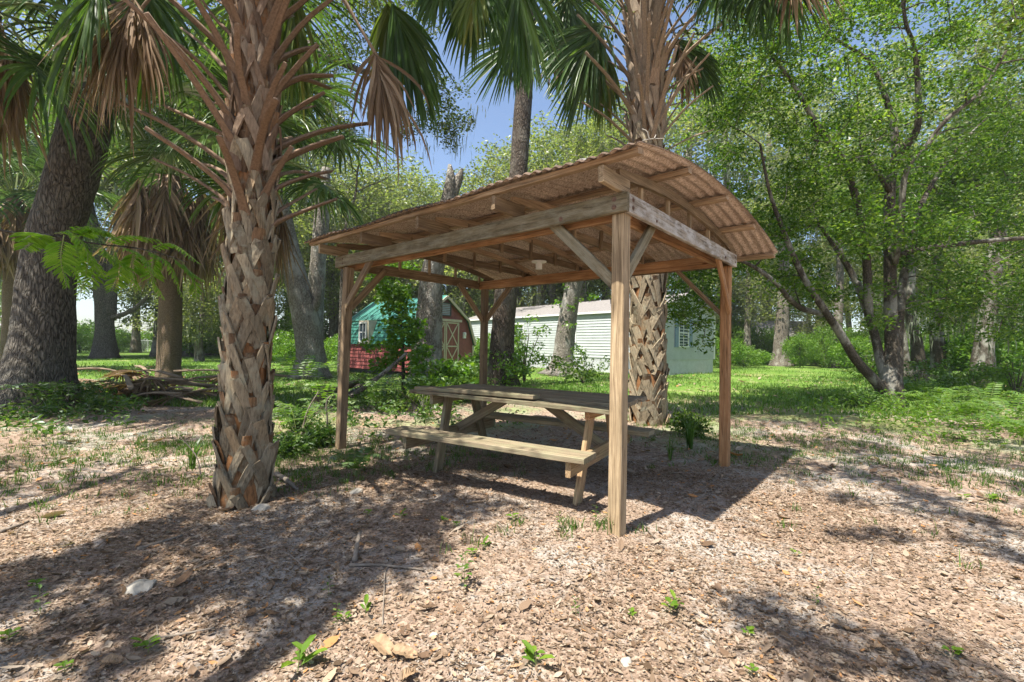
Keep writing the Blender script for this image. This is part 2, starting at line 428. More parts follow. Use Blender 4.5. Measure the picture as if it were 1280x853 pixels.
def strap(P, Wd, Th, side0=None, twist=0):
    """channelled petiole: a strap with crescent section along P."""
    P = np.asarray(P, float); n = len(P)
    T = np.gradient(P, axis=0); T /= np.linalg.norm(T, axis=1)[:, None]
    Wd = np.broadcast_to(Wd, (n,)); Th = np.broadcast_to(Th, (n,))
    z = np.array([0, 0, 1.0]); B = np.cross(T, z) if side0 is None else np.tile(side0, (n, 1))
    B = B - T*np.sum(B*T, 1)[:, None]
    B /= np.linalg.norm(B, axis=1)[:, None] + 1e-9; Nn = np.cross(B, T)
    pr = np.array([[-.5, .15], [-.25, -.32], [.25, -.32], [.5, .15], [.2, .05], [-.2, .05]])
    V = P[:, None] + B[:, None]*(pr[:, 0][None, :, None]*Wd[:, None, None]) + Nn[:, None]*(pr[:, 1][None, :, None]*Th[:, None, None]*2)
    m = len(pr); i, j = np.meshgrid(np.arange(n-1), np.arange(m), indexing='ij'); k = (j+1) % m
    F = np.stack([i*m+j, i*m+k, (i+1)*m+k, (i+1)*m+j], -1).reshape(-1, 4)
    return V.reshape(-1, 3), [F, np.arange(m)[None, ::-1], (np.arange(m)+(n-1)*m)[None]]

def palm_frond(parent, origin, hub, R, mat, seed, fwd=None, petiole_w=.035, **kw):
    """petiole from the crown to the hub plus its fan; two parts (petiole > none, frond)."""
    o = np.asarray(origin, float); h = np.asarray(hub, float)
    L = np.linalg.norm(h-o)
    mid = (o+h)/2 + np.array([0, 0, .16*L])
    P = smooth_poly([o, mid, h], 9)
    end = unit(P[-1]-P[-2])
    V, F = fan_frond(h, end if fwd is None else unit(fwd), R=R, seed=seed, fray=mat is M['dead_frond'], **kw)
    fr = mk('frond', V, F, mat, parent)
    pv, pf = strap(P, np.linspace(petiole_w*1.5, petiole_w*.7, 9), np.linspace(petiole_w*.8, petiole_w*.4, 9))
    mk('petiole', pv, pf, M['green_petiole'] if mat in (M['frond'], M['yellow_frond']) else M['grey_petiole'], fr, True)
    return fr

class Two:
    def __init__(s, a, b): s.a, s.b = a, b
    def build(s, name, mat, parent, mat2):
        V = np.concatenate(s.a.V + s.b.V); F = []; mi = []
        for k, (m_, off) in enumerate(((s.a, 0), (s.b, s.a.n))):
            for fl in m_.F.values():
                f = np.concatenate(fl) + off; F.append(f); mi += [k]*len(f)
        return mk(name, V, F, None, parent, False, [mat, mat2], mi)

def boot_lattice(P, r0, r1, z0, z1, per=7, row=.15, leg=.3, wid=.085, seed=0, out=.05, stub=.12, axis=None, stubp=.6, dmul=1.25, jit=1.0):
    """criss-crossing split leaf bases round a palm stem. axis(z) gives the stem's centre."""
    g = np.random.default_rng(seed); mb = MB(); mf = MB()
    rows = int((z1-z0)/row)
    for j in range(rows):
        z = z0 + j*row
        for k in range(per):
            ph = (k + .5*(j % 2))/per*2*PI + g.normal()*.08*jit + j*.06
            zz = z + g.normal()*.03*jit
            t = (zz-z0)/max(.1, z1-z0); r = r0 + (r1-r0)*t + .03*math.exp(-(zz-z0)*5)
            dph = PI/per*dmul*(1 + .22*jit*g.uniform(-1, 1))
            wob = g.normal()*.008; lg = leg*g.uniform(.85, 1.15); w0 = wid*g.uniform(.75, 1.25)
            for sg in (-1, 1):
                pts = []; ws = []; nr = []
                n = 7
                for i in range(n):
                    s = i/(n-1)              # 0 at the foot, 1 at the top
                    a = ph + sg*dph*(1-s)**.9
                    zc = max(-.06, zz - lg*(1-s))
                    rr = r + out*(.1 + .9*s**1.3) + (.01 if sg > 0 else 0) + wob*s
                    c = axis(zc)
                    pts.append([c[0] + rr*math.cos(a), c[1] + rr*math.sin(a), zc]); nr.append([math.cos(a), math.sin(a), .15])
                    ws.append(w0*(.82 + .25*s))
                pts = np.array(pts); nr = np.array(nr)
                T = np.gradient(pts, axis=0); T /= np.linalg.norm(T, axis=1)[:, None] + 1e-9
                B = np.cross(T, nr); B /= np.linalg.norm(B, axis=1)[:, None] + 1e-9
                ws = np.array(ws)[:, None]
                th = .014
                tl_ = g.normal()*.012
                V = np.stack([pts - B*ws*.5 - nr*(th*.4+tl_), pts - B*ws*.46 + nr*(th*.6-tl_), pts + nr*th*.9, pts + B*ws*.46 + nr*(th*.6+tl_), pts + B*ws*.5 - nr*(th*.4-tl_)], 1).reshape(-1, 3)
                i = (np.arange(n-1)*5)[:, None] + np.arange(4)[None]
                F = np.stack([i, i+1, i+6, i+5], -1).reshape(-1, 4)
                mb.add(V, [F, np.array([[(n-1)*5, (n-1)*5+1, (n-1)*5+2, (n-1)*5+3, (n-1)*5+4]])])
            if g.random() < .75:      # the broad leaf base between the two legs
                n = 6; sl_ = np.linspace(0, 1, n); c = axis(zz); tp = g.uniform(.02, .1)
                zz_ = zz + tp - (lg*.62 + tp)*(1-sl_); rr_ = r + out*(.05 + .8*sl_**1.4) + .003 + wob*sl_ + .02*np.maximum(0, sl_-.7)/.3*g.random()
                aa = ph + g.normal()*.05
                pts = np.column_stack([c[0] + rr_*math.cos(aa), c[1] + rr_*math.sin(aa), np.maximum(-.05, zz_)]); sdv = np.array([-math.sin(aa), math.cos(aa), 0]); nr = np.array([math.cos(aa), math.sin(aa), .1])
                ww = w0*np.array([.5, .9, 1.2, 1.35, 1.25, .95])[:, None]
                V = np.stack([pts - sdv*ww*.5 - nr*.012, pts - sdv*ww*.3 + nr*.002, pts + nr*.008, pts + sdv*ww*.3 + nr*.002, pts + sdv*ww*.5 - nr*.012], 1).reshape(-1, 3)
                i = (np.arange(n-1)*5)[:, None] + np.arange(4)[None]
                mf.add(V, [np.stack([i, i+1, i+6, i+5], -1).reshape(-1, 4), np.array([[(n-1)*5+q for q in range(5)]])])
            # stub of the cut stalk
            if g.random() < stubp:
                sl = stub*g.uniform(.4, 1.3); a = ph; c = axis(zz)
                p0 = np.array([c[0] + (r+out*.55)*math.cos(a), c[1] + (r+out*.55)*math.sin(a), zz-.05])
                e = np.array([math.cos(a)*.35, math.sin(a)*.35, 1.0]); e = unit(e)
                Pp = np.array([p0, p0+e*sl*.5, p0+e*sl])
                sd = np.array([-math.sin(a), math.cos(a), 0])
                v, f = strap(Pp, np.array([w0*1.45, w0*1.2, w0*.95]), np.array([.03, .024, .016]), sd)
                mb.add(v, f)
    return Two(mb, mf)

# ================================================================== GROUND
def litter_cover(x, y):
    """0..1: how thickly fallen leaves lie."""
    s = (np.sin(.9*x + 1.1*y + .4) + np.sin(1.7*x - 1.2*y + 2.1) + .8*np.sin(2.9*x + 2.3*y) + .6*np.sin(4.1*y - 3.3*x + 1))/3.4
    return np.clip(.78 + .6*s, .12, 1)

def sstep(a, b, x):
    t = np.clip((x-a)/(b-a), 0, 1); return t*t*(3-2*t)

def lawn_amount(x, y):
    """how much of the ground is grass: the lawn beyond the palms and thin patches under them."""
    far = sstep(7.5, 10.5, y + .25*np.abs(x-1) - 1.0 + .5*np.sin(.8*x))
    return far

def axis_pts(lim, near, n_near, n_far):
    a = np.linspace(0, near, n_near); b = near*(lim/near)**np.linspace(0, 1, n_far)[1:]
    h = np.concatenate([a, b]); return np.concatenate([-h[::-1], h[1:]])
gx = axis_pts(170, 9, 150, 36); gy = axis_pts(170, 14, 190, 36)
X, Y = np.meshgrid(gx, gy, indexing='ij')
Z = gz(X, Y)*np.exp(-(np.hypot(X, Y)/70)**2)
g_ = np.random.default_rng(1)
Z += np.where(np.hypot(X, Y) < 14, g_.normal(size=X.shape)*.004, 0)
nx, ny = X.shape
ii, jj = np.meshgrid(np.arange(nx-1), np.arange(ny-1), indexing='ij')
gf = np.stack([ii*ny+jj, (ii+1)*ny+jj, (ii+1)*ny+jj+1, ii*ny+jj+1], -1).reshape(-1, 4)

def ground_mat():
    m, nt, n, l = new_mat('forest_floor')
    v = coords(nt, rnd=False)
    sepx = N(nt, 'ShaderNodeSeparateXYZ'); l.new(v, sepx.inputs[0])
    fine = noise(nt, v, 55, 6, .7); mid = noise(nt, v, 14, 5, .65); big = noise(nt, v, 1.1, 4, .6); big2 = noise(nt, v, .55, 3, .55)
    vo = N(nt, 'ShaderNodeTexVoronoi'); vo.inputs['Scale'].default_value = 42; l.new(v, vo.inputs['Vector'])
    chip = ramp(nt, [(0, (.10, .065, .045)), (.3, (.22, .145, .1)), (.55, (.32, .225, .165)), (.8, (.4, .29, .22)), (1, (.46, .35, .26))])
    sepc = N(nt, 'ShaderNodeSeparateColor'); l.new(vo.outputs['Color'], sepc.inputs[0]); l.new(sepc.outputs[0], chip.inputs[0])
    soil = ramp(nt, [(.3, (.12, .085, .058)), (.5, (.26, .195, .145)), (.7, (.37, .295, .23))]); l.new(fine, soil.inputs[0])
    c = mixc(nt, .55, soil.outputs[0], chip.outputs[0])
    sand = ramp(nt, [(.3, (.3, .268, .232)), (.7, (.47, .43, .385))]); l.new(fine, sand.inputs[0])
    sm = N(nt, 'ShaderNodeMath', operation='MULTIPLY_ADD'); sm.inputs[1].default_value = .55; l.new(mid, sm.inputs[0]); l.new(big, sm.inputs[2])
    sf = ramp(nt, [(.755, (0, 0, 0)), (.9, (.85, .85, .85))]); l.new(sm.outputs[0], sf.inputs[0])
    c = mixc(nt, sf.outputs[0], c, sand.outputs[0])
    # grass beyond
    gr = ramp(nt, [(.28, (.06, .12, .02)), (.5, (.11, .2, .035)), (.72, (.18, .26, .06))]); l.new(mid, gr.inputs[0])
    gb = ramp(nt, [(.35, (.8, .85, .8)), (.65, (1.25, 1.15, 1.1))]); l.new(big2, gb.inputs[0])
    grc = mixc(nt, 1, gr.outputs[0], gb.outputs[0], 'MULTIPLY')
    dist = N(nt, 'ShaderNodeMath', operation='MULTIPLY_ADD'); dist.inputs[1].default_value = 5.0; l.new(big, dist.inputs[0]); l.new(sepx.outputs[1], dist.inputs[2])
    fy = N(nt, 'ShaderNodeMapRange'); fy.interpolation_type = 'SMOOTHSTEP'
    fy.inputs['From Min'].default_value = 11.0; fy.inputs['From Max'].default_value = 14.5
    l.new(dist.outputs[0], fy.inputs[0])
    patch = N(nt, 'ShaderNodeMath', operation='MULTIPLY_ADD'); patch.inputs[1].default_value = .35; l.new(mid, patch.inputs[0]); l.new(big2, patch.inputs[2])
    pf = ramp(nt, [(.66, (0, 0, 0)), (.78, (.75, .75, .75))]); l.new(patch.outputs[0], pf.inputs[0])
    ny_ = N(nt, 'ShaderNodeMapRange'); ny_.inputs['From Min'].default_value = 4.2; ny_.inputs['From Max'].default_value = 7.5; l.new(sepx.outputs[1], ny_.inputs[0])
    pm = N(nt, 'ShaderNodeMath', operation='MULTIPLY'); l.new(pf.outputs[0], pm.inputs[0]); l.new(ny_.outputs[0], pm.inputs[1])
    mx = N(nt, 'ShaderNodeMath', operation='MAXIMUM'); l.new(fy.outputs[0], mx.inputs[0]); l.new(pm.outputs[0], mx.inputs[1])
    # worn dry strip in the lawn
    dry = ramp(nt, [(.55, (0, 0, 0)), (.68, (.6, .6, .6))]); l.new(big2, dry.inputs[0])
    grc = mixc(nt, dry.outputs[0], grc, (.3, .27, .14))
    c = mixc(nt, mx.outputs[0], c, grc)
    h = N(nt, 'ShaderNodeMath', operation='ADD'); l.new(fine, h.inputs[0]); l.new(vo.outputs['Distance'], h.inputs[1])
    finish(nt, c, .95, h.outputs[0], .7, .02, .1)
    return m
M['ground'] = ground_mat()
gobj = mk('ground', np.stack([X, Y, Z], -1).reshape(-1, 3), gf, M['ground'], smooth=True)
tag(gobj, kind='structure')

def scatter_litter(name, n, r0, r1, size, mat, seed, half=56, lift=.009, aspect=(.25, .6), keep=None, tilt=.2):
    g = np.random.default_rng(seed)
    r = np.sqrt(g.uniform(r0**2, r1**2, n)); a = np.radians(g.uniform(-half, half, n))
    x, y = r*np.sin(a), r*np.cos(a)
    k = g.random(n) < (litter_cover(x, y) if keep is None else keep(x, y))
    x, y = x[k], y[k]; n = len(x)
    th = g.uniform(0, 2*PI, n); s = size*g.lognormal(0, .52, n); asp = g.uniform(*aspect, n)
    d = np.stack([np.cos(th), np.sin(th), g.normal(size=n)*tilt], 1); d /= np.linalg.norm(d, axis=1)[:, None]
    nn = np.stack([g.normal(size=n)*tilt, g.normal(size=n)*tilt, np.ones(n)], 1); b = np.cross(nn, d); b /= np.linalg.norm(b, axis=1)[:, None]
    up = np.cross(d, b)
    P = np.stack([x, y, gz(x, y) + g.uniform(.003, lift, n) + np.abs(d[:, 2])*s*.4], 1)
    s = s[:, None]; w = s*asp[:, None]*.5; cu = s*g.uniform(-.05, .25, n)[:, None]
    V = np.stack([P - d*s*.5 + up*cu*.6, P - d*s*.12 + b*w + up*cu*.5, P + d*s*.22 + b*w*.8 + up*cu*.4, P + d*s*.5 + up*cu*.9,
                  P + d*s*.22 - b*w*.8 + up*cu*.4, P - d*s*.12 - b*w + up*cu*.5, P - d*s*.1, P + d*s*.2], 1).reshape(-1, 3)
    o = (np.arange(n)*8)[:, None]
    Q = np.concatenate([o+np.array([[1, 2, 7, 6]]), o+np.array([[6, 7, 4, 5]])]); T = np.concatenate([o+np.array([[0, 1, 6]]), o+np.array([[0, 6, 5]]), o+np.array([[2, 3, 7]]), o+np.array([[7, 3, 4]])])
    ob = mk(name, V, [Q, T], mat)
    return tag(ob, 'brown fallen leaves strewn thickly over the sandy ground' if mat is M['litter'] else 'greyish old leaf crumbs matted on the bare ground', 'fallen leaves', kind='stuff')
scatter_litter('fallen_leaves', 150000, 1.2, 5.2, .012, M['litter'], 11)
scatter_litter('fallen_leaves', 60000, 5.2, 13, .032, M['litter'], 12, keep=lambda x, y: np.clip(litter_cover(x, y)*(1.15-.09*y), .05, 1), lift=.02)
scatter_litter('fallen_leaves', 1700, 1.2, 7, .036, M['litter'], 15, aspect=(.35, .6), tilt=.3)
scatter_litter('leaf_crumbs', 80000, 1.2, 4.8, .013, M['litter_old'], 13, lift=.007, aspect=(.15, .5), tilt=.25)

def twig_scatter():
    g = np.random.default_rng(21); mb = MB()
    for k in range(650):
        r = math.sqrt(g.uniform(1.3**2, 9**2)); a = math.radians(g.uniform(-54, 54))
        x, y = r*math.sin(a), r*math.cos(a); L = g.lognormal(-2.3, .55); th = g.uniform(0, 2*PI)
        t = np.linspace(-.5, .5, 4); be = g.normal()*.25
        px = x + L*(t*math.cos(th) - be*t*t*math.sin(th)); py = y + L*(t*math.sin(th) + be*t*t*math.cos(th))
        v, f = tube(np.stack([px, py, gz(px, py) + .006 + g.uniform(0, .012)*(1+t)], 1), np.linspace(1, .5, 4)*(.0013 + .011*L*g.random()), 4)
        mb.add(v, f)
    tag(mb.build('twigs', M['stick']), 'thin dry twigs littered over the leaf covered ground', 'twigs', kind='stuff')
twig_scatter()
scatter_litter('fallen_leaves', 9000, 13, 26, .06, M['litter'], 14, half=50, lift=.05)

# grass: blades thin out towards the trodden ground
def grass_blades(name, n, region, hgt, wid, seed, mat='grass', label='short green lawn grass beyond the shelter'):
    g = np.random.default_rng(seed)
    x, y = region(g, n); n = len(x)
    z = gz(x, y)*np.exp(-(np.hypot(x, y)/70)**2)
    h = hgt*g.lognormal(0, .35, n); th = g.uniform(0, 2*PI, n); w = wid*g.uniform(.6, 1.4, n)
    b = np.stack([np.cos(th), np.sin(th), 0*th], 1)*w[:, None]*.5
    P = np.stack([x, y, z], 1); ln = g.normal(size=(n, 2))*.35
    m_ = P + np.stack([ln[:, 0]*h*.4, ln[:, 1]*h*.4, h*.55], 1); t_ = P + np.stack([ln[:, 0]*h*1.2, ln[:, 1]*h*1.2, h*.95], 1)
    V = np.stack([P-b, P+b, m_+b*.7, m_-b*.7, t_], 1).reshape(-1, 3); o = (np.arange(n)*5)[:, None]
    return tag(mk(name, V, [o+np.array([[0, 1, 2, 3]]), o+np.array([[3, 2, 4]])], M[mat]), label, 'grass', kind='stuff')
def reg_lawn(g, n):
    y = 8.5 + 24*g.random(n)**1.5; x = g.uniform(-1.05, 1.05, n)*y
    k = g.random(n) < np.clip(lawn_amount(x, y)*(.55 + .55*np.sin(.7*x+1.3)*np.sin(.6*y)), 0.0, 1)
    return x[k], y[k]
grass_blades('grass', 120000, reg_lawn, .08, .022, 31)
def reg_patch(g, n):
    C = []
    for px, py, sp, m in [(60, 560, 1.0, 5), (20, 600, .7, 3), (180, 545, .9, 4), (240, 560, .35, 3), (120, 590, .8, 3), (330, 560, .7, 5), (370, 590, .4, 4), (1180, 570, 1.4, 8), (1080, 560, 1.2, 6),
                          (1000, 545, 1.2, 4), (460, 560, .6, 3), (560, 570, .5, 2), (850, 540, .5, 3), (1240, 600, .8, 4), (703, 665, .05, .25), (765, 665, .06, .3), (905, 575, .3, .8), (590, 690, .1, .12), (640, 655, .15, .1)]:
        c = G(px, py); k = int(n*m/70); C.append(np.stack([c[0] + g.normal(size=k)*sp, c[1] + g.normal(size=k)*sp*.8], 1))
    C = np.concatenate(C)
    # tuft them
    t = C[g.integers(0, len(C), len(C))//12*12 % len(C)] + g.normal(size=C.shape)*.03
    return t[:, 0], t[:, 1]
grass_blades('grass', 30000, reg_patch, .048, .006, 32, 'weed', 'thin grass tufts coming up through the fallen leaves')

# ================================================================== PAVILION
K = .857
TH = .8584
NP = np.array([.815*K, 3.285*K])
L1, L2, H = 4.2*K, 2.84*K, 2.4*K
pav = thing('open_shelter', 'open wooden picnic shelter with an arched corrugated brown roof on four posts', 'shelter', (NP[0], NP[1], 0), TH)
BD = .14*K

def board(name, p0, p1, w, h, mat, parent, bevel=.004, up=(0, 0, 1), ext=0, seed=None):
    """board from p0 to p1 (parent's space): w across, h along up; its local X is its length."""
    p0 = Vector(p0); p1 = Vector(p1); d = p1-p0; L = d.length + ext*2; x = d.normalized()
    u = Vector(up); y = u.cross(x)
    if y.length < 1e-4: y = Vector((0, 1, 0)).cross(x)
    y.normalize(); z = x.cross(y)
    nseg = max(2, int(L/.35))
    xs = np.linspace(-L/2, L/2, nseg+1)
    b = min(bevel, w*.2, h*.2)
    pr = np.array([[-w/2+b, -h/2], [w/2-b, -h/2], [w/2, -h/2+b], [w/2, h/2-b], [w/2-b, h/2], [-w/2+b, h/2], [-w/2, h/2-b], [-w/2, -h/2+b]])
    g = np.random.default_rng(abs(hash((round(p0[0], 3), round(p1[1], 3), round(p0[2], 3)))) % 2**31)
    off = np.cumsum(g.normal(size=(nseg+1, 2)), 0)*.0012
    V = np.concatenate([np.column_stack([np.full(8, xx), pr + off[i]]) for i, xx in enumerate(xs)])
    i, j = np.meshgrid(np.arange(nseg), np.arange(8), indexing='ij'); k = (j+1) % 8
    F = np.stack([i*8+j, i*8+k, (i+1)*8+k, (i+1)*8+j], -1).reshape(-1, 4)
    o = mk(name, V, [F, np.arange(8)[None, ::-1], np.arange(8)[None]+nseg*8], mat, parent)
    m = Matrix((x, y, z)).transposed().to_4x4(); m.translation = (p0+p1)/2
    o.matrix_local = m
    return o

PW = .1*K*1.04; t = .04*K
def post(cx, cy, mat, lean=(0, 0)):
    o = board('post', (cx-lean[0], cy-lean[1], -.1), (cx, cy, H+.0), PW, PW, mat, pav, .006, up=(1, 0, 0)); return o
hp = t + PW/2
PN = (hp, hp); PR = (L2-hp+.02, hp); PL = (hp, L1-hp-.08); PB = (L2-hp-.03, L1-hp-.03)
post(*PN, M['post']); post(*PR, M['orange_wood']); post(*PL, M['dark_wood'], (.03, -.05)); post(*PB, M['dark_wood'])
zb = H + BD/2
# front and side beams, doubled: an outer and an inner board
board('beam', (t/2, -.0, zb), (t/2, L1, zb), t, BD, M['grey_wood'], pav)
board('beam', (t+PW+t/2+.002, t+.005, zb-.012), (t+PW+t/2+.002, L1-t, zb-.012), t, BD, M['orange_wood'], pav)
board('beam', (t+.003, t/2, zb), (L2, t/2, zb), t, BD*1.02, M['lichen_wood'], pav)
board('beam', (t+PW+t+.004, t+PW+t/2+.004, zb-.012), (L2-t-.01, t+PW+t/2+.004, zb-.012), t, BD, M['orange_wood'], pav)
board('beam', (t+.003, L1-t/2, zb), (L2-t-.003, L1-t/2, zb), t, BD, M['dark_wood'], pav)
board('beam', (L2-t/2, t+.003, zb), (L2-t/2, L1, zb), t, BD, M['dark_wood'], pav)
board('beam', (L2-t-PW-t/2, t+PW+t+.01, zb-.01), (L2-t-PW-t/2, L1-t-.005, zb-.01), t, BD, M['orange_wood'], pav)
# knee braces
def brace(post_xy, d, zlow, reach, mat, w=.038*K, h=.088*K, side=(0, 0)):
    x, y = post_xy; dx, dy = d
    p0 = (x + dx*PW*.35 + side[0], y + dy*PW*.35 + side[1], zlow)
    p1 = (x + dx*reach + side[0], y + dy*reach + side[1], H + .03)
    perp = Vector((dx, dy, 0)).cross(Vector((0, 0, 1)))
    dirv = (Vector(p1)-Vector(p0)).normalized(); up = perp.cross(dirv)
    board('brace', p0, p1, w, h, mat, pav, up=up)
zl = H - .52*K
brace(PN, (0, 1), zl, .62*K, M['grey_wood']); brace(PN, (1, 0), zl+.02, .56*K, M['grey_wood'])
brace(PR, (-1, 0), zl-.02, .5*K, M['orange_wood'], side=(0, -.048*K)); brace(PR, (0, 1), zl-.06, .62*K, M['dark_wood'], .03*K, .05*K)
brace(PL, (0, -1), zl, .6*K, M['dark_wood'], side=(-.045*K, 0)); brace(PL, (1, 0), zl, .55*K, M['dark_wood'])
brace(PB, (-1, 0), zl-.03, .62*K, M['dark_wood']); brace(PB, (0, -1), zl-.03, .62*K, M['dark_wood'])

M['rust'] = flat_mat('rusty_bolt', (.16, .1, .07), .6, .3, 40)
def bolt(p, n_):
    v, f = lathe([(0, .008), (.007, .008), (.011, .004), (.011, 0), (.018, 0), (.018, -.003)], 10)
    q = Vector((0, 0, 1)).rotation_difference(Vector(n_)).to_matrix(); v = np.array([q @ Vector(x) for x in v]) + np.array(p); mk('bolt', v, f, M['rust'], pav)
def lathe(prof, n=20):
    prof = np.asarray(prof, float); th = np.arange(n)/n*2*PI
    V = np.stack([prof[:, 0][:, None]*np.cos(th), prof[:, 0][:, None]*np.sin(th), np.repeat(prof[:, 1][:, None], n, 1)], -1).reshape(-1, 3)
    i, j = np.meshgrid(np.arange(len(prof)-1), np.arange(n), indexing='ij'); k = (j+1) % n
    return V, np.stack([i*n+j, i*n+k, (i+1)*n+k, (i+1)*n+j], -1).reshape(-1, 4)
for zq in (.3, .72):
    bolt((0, PN[1]+.01, H+BD*zq), (-1, 0, 0)); bolt((PN[0]+.01, 0, H+BD*zq), (0, -1, 0)); bolt((PR[0], 0, H+BD*zq), (0, -1, 0)); bolt((0, PL[1], H+BD*zq), (-1, 0, 0))
bolt((0, .58*K, H+.03), (-1, 0, 0)); bolt((.52*K, 0, H+.03), (0, -1, 0)); bolt((L2-.45*K, 0, H+.035), (0, -1, 0))

# roof profile over local x (across), bowed; edges overhang
X0, X1 = -.28*K, 3.3*K
def roof_z(x):
    s = (x-X0)/(X1-X0)
    return (2.72 + (2.585-2.72)*s + 4*s*(1-s)*.208)*K
def roof_y0(x): s = (x-X0)/(X1-X0); return -(.24 + .11*s)*K
YL = L1 + .19*K
def build_roof():
    g = np.random.default_rng(5)
    na, nb = 33, 360
    s = np.concatenate([[0, 0, 0], np.linspace(0, 1, na-3)]); x = X0 + (X1-X0)*s
    lipx = np.zeros(na); lipz = np.zeros(na); lipx[:3] = (-.055, -.04, -.02); lipz[:3] = (-.024, -.012, -.004)
    x = x + lipx*K
    uu = np.linspace(0, 1, nb)
    V = []
    for lay in (0, 1):
        for i in range(na):
            y0 = roof_y0(x[i]); y = y0 + (YL-y0)*uu
            sl = (roof_z(x[i]+.01)-roof_z(x[i]-.01))/.02
            pitch_ = .082
            w = .0088*np.sin(2*PI*y/pitch_)
            sag = .012*np.sin(2.1*y+.5)*math.sin(PI*s[i]) - .012*np.sin(5*y+1)*(abs(s[i]-.5)*2)**4
            edge = 0
            if i in (0, na-1): edge = .006*np.sin(3.1*y) + .004*g.normal()
            z = roof_z(X0 + (X1-X0)*s[i]) + lipz[i]*K + w*(1 - 6*abs(lipz[i])) + sag - lay*.006 + .014
            V.append(np.stack([np.full(nb, x[i]) + edge + sl*0, y, z], 1))
    V = np.concatenate(V)
    i, j = np.meshgrid(np.arange(na-1), np.arange(nb-1), indexing='ij')
    top = np.stack([i*nb+j, (i+1)*nb+j, (i+1)*nb+j+1, i*nb+j+1], -1).reshape(-1, 4)
    bot = top[:, ::-1] + na*nb
    def rim(idx):
        idx = np.asarray(idx); return np.stack([idx[:-1], idx[1:], idx[1:]+na*nb, idx[:-1]+na*nb], 1)
    F = np.concatenate([top, bot, rim(np.arange(nb)), rim((na-1)*nb+np.arange(nb)), rim(np.arange(na)*nb), rim(np.arange(na)*nb+nb-1)])
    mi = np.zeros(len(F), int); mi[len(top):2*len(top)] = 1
    return mk('corrugated_roof', V, F, None, pav, True, [M['roof'], M['roof_under_lit']], mi)
build_roof()
# purlins lie under the sheets along the shelter
for k, x in enumerate((X0+.05*K, .6*K, 1.5*K, 2.4*K, X1-.05*K)):
    sl = math.atan2(roof_z(x+.01)-roof_z(x-.01), .02)
    z = roof_z(x) - .026
    board('purlin', (x, roof_y0(x)+.025, z), (x, YL-.02, z), .085*K, .04*K, M['purlin'] if k in (0, 1, 2, 3, 4) else M['orange_wood'], pav, up=(-math.sin(sl), 0, math.cos(sl)))
# bowed rafters on stub blocks, struts down to the beams or to a tie
def bow(y, tie):
    n = 16; xs = np.linspace(-.03*K, L2+.12*K, n); w, h = .036*K, .075*K
    pr = np.array([[-w/2, -h], [w/2, -h], [w/2, 0], [-w/2, 0]])
    V = np.concatenate([np.column_stack([np.full(4, x), y + pr[:, 0], roof_z(x) - .049 + pr[:, 1]]) for x in xs])
    i, j = np.meshgrid(np.arange(n-1), np.arange(4), indexing='ij'); k = (j+1) % 4
    F = np.stack([i*4+j, i*4+k, (i+1)*4+k, (i+1)*4+j], -1).reshape(-1, 4)
    o = mk('bowed_rafter', V, [F, np.array([[3, 2, 1, 0], [(n-1)*4, (n-1)*4+1, (n-1)*4+2, (n-1)*4+3]])], M['purlin'] if tie else M['dark_wood'], pav)
    zt = H + BD
    board('rafter_block', (-.27*K, y, zt+.062*K), (.12*K, y, zt+.062*K), .042*K, .115*K, M['post'] if not tie else M['dark_wood'], pav)
    board('rafter_block', (L2-.12*K, y, zt+.04*K), (L2+.1*K, y, zt+.04*K), .042*K, .075*K, M['dark_wood'], pav)
    if tie: board('tie', (.12*K, y+.04*K, zt+.045*K), (L2-.1*K, y+.04*K, zt+.045*K), .036*K, .085*K, M['dark_wood'], pav)
    for x in (np.linspace(.42, 2.62, 5)*K):
        z1 = roof_z(x) - .05 - .03; z0 = zt - (.02 if tie else .03)
        board('strut', (x, y + (.002 if tie else .03*K), z0), (x, y + (.002 if tie else .03*K), z1), .04*K, .036*K, M['dark_wood'] if tie else M['post'], pav, up=(0, 1, 0))
for k, y in enumerate((.06*K, 1.08*K, 2.1*K, 3.12*K, 4.1*K)): bow(y, k not in (0, 4))
# ceiling lamp holder on a tie
P = W(652, 336, NP[1] + 2.6)
lp = thing('lamp_holder', 'white ceiling lamp holder fixed under the shelter roof', 'lamp', (0, 0, 0))
pl = np.array([1.75*K, 2.14*K, H + BD - .005]); c_, s_ = math.cos(TH), math.sin(TH)
lp.location = (NP[0] + pl[0]*c_ - pl[1]*s_, NP[1] + pl[0]*s_ + pl[1]*c_, pl[2])
M['white_plastic'] = flat_mat('white_plastic', (.75, .74, .7), .4, .05)
v, f = lathe([(0, 0), (.085, 0), (.085, -.012), (.06, -.02), (0, -.021)]); mk('base_plate', v, f, M['white_plastic'], lp, True)
v, f = lathe([(.03, -.02), (.038, -.04), (.034, -.075), (.04, -.09), (.0, -.092)]); mk('socket', v, f, M['white_plastic'], lp, True)

# ================================================================== PICNIC TABLE
TS = 1.0
ztop, zben = .9, .51
c3 = W(730, 577, 1); 
def at_z(px, py, z):
    d = ray(px, py); s = (z-CAM_H)/d[2]; return np.array([d[0]*s, d[1]*s, z])
ZT, ZB = .9*K, .51*K
bl, br = at_z(482, 537, ZB), at_z(730, 574, ZB)
ax = unit((br-bl)*np.array([1, 1, 0])); nrm = np.array([-ax[1], ax[0], 0])
ang = math.atan2(ax[1], ax[0])
LB = np.linalg.norm(br-bl)
tab = thing('picnic_table', 'long weathered wooden picnic table with two attached benches under the shelter', 'picnic table', (bl[0], bl[1], 0), ang)
def tl(P):
    d = np.asarray(P)-bl; return d@ax, d@nrm
q0 = tl(at_z(514, 487, ZT)); q1 = tl(at_z(809, 495, ZT)); q2 = tl(at_z(828, 537, ZB))
print('table', LB, q0, q1, q2)
y0t, y1t = q0[1], q1[1]
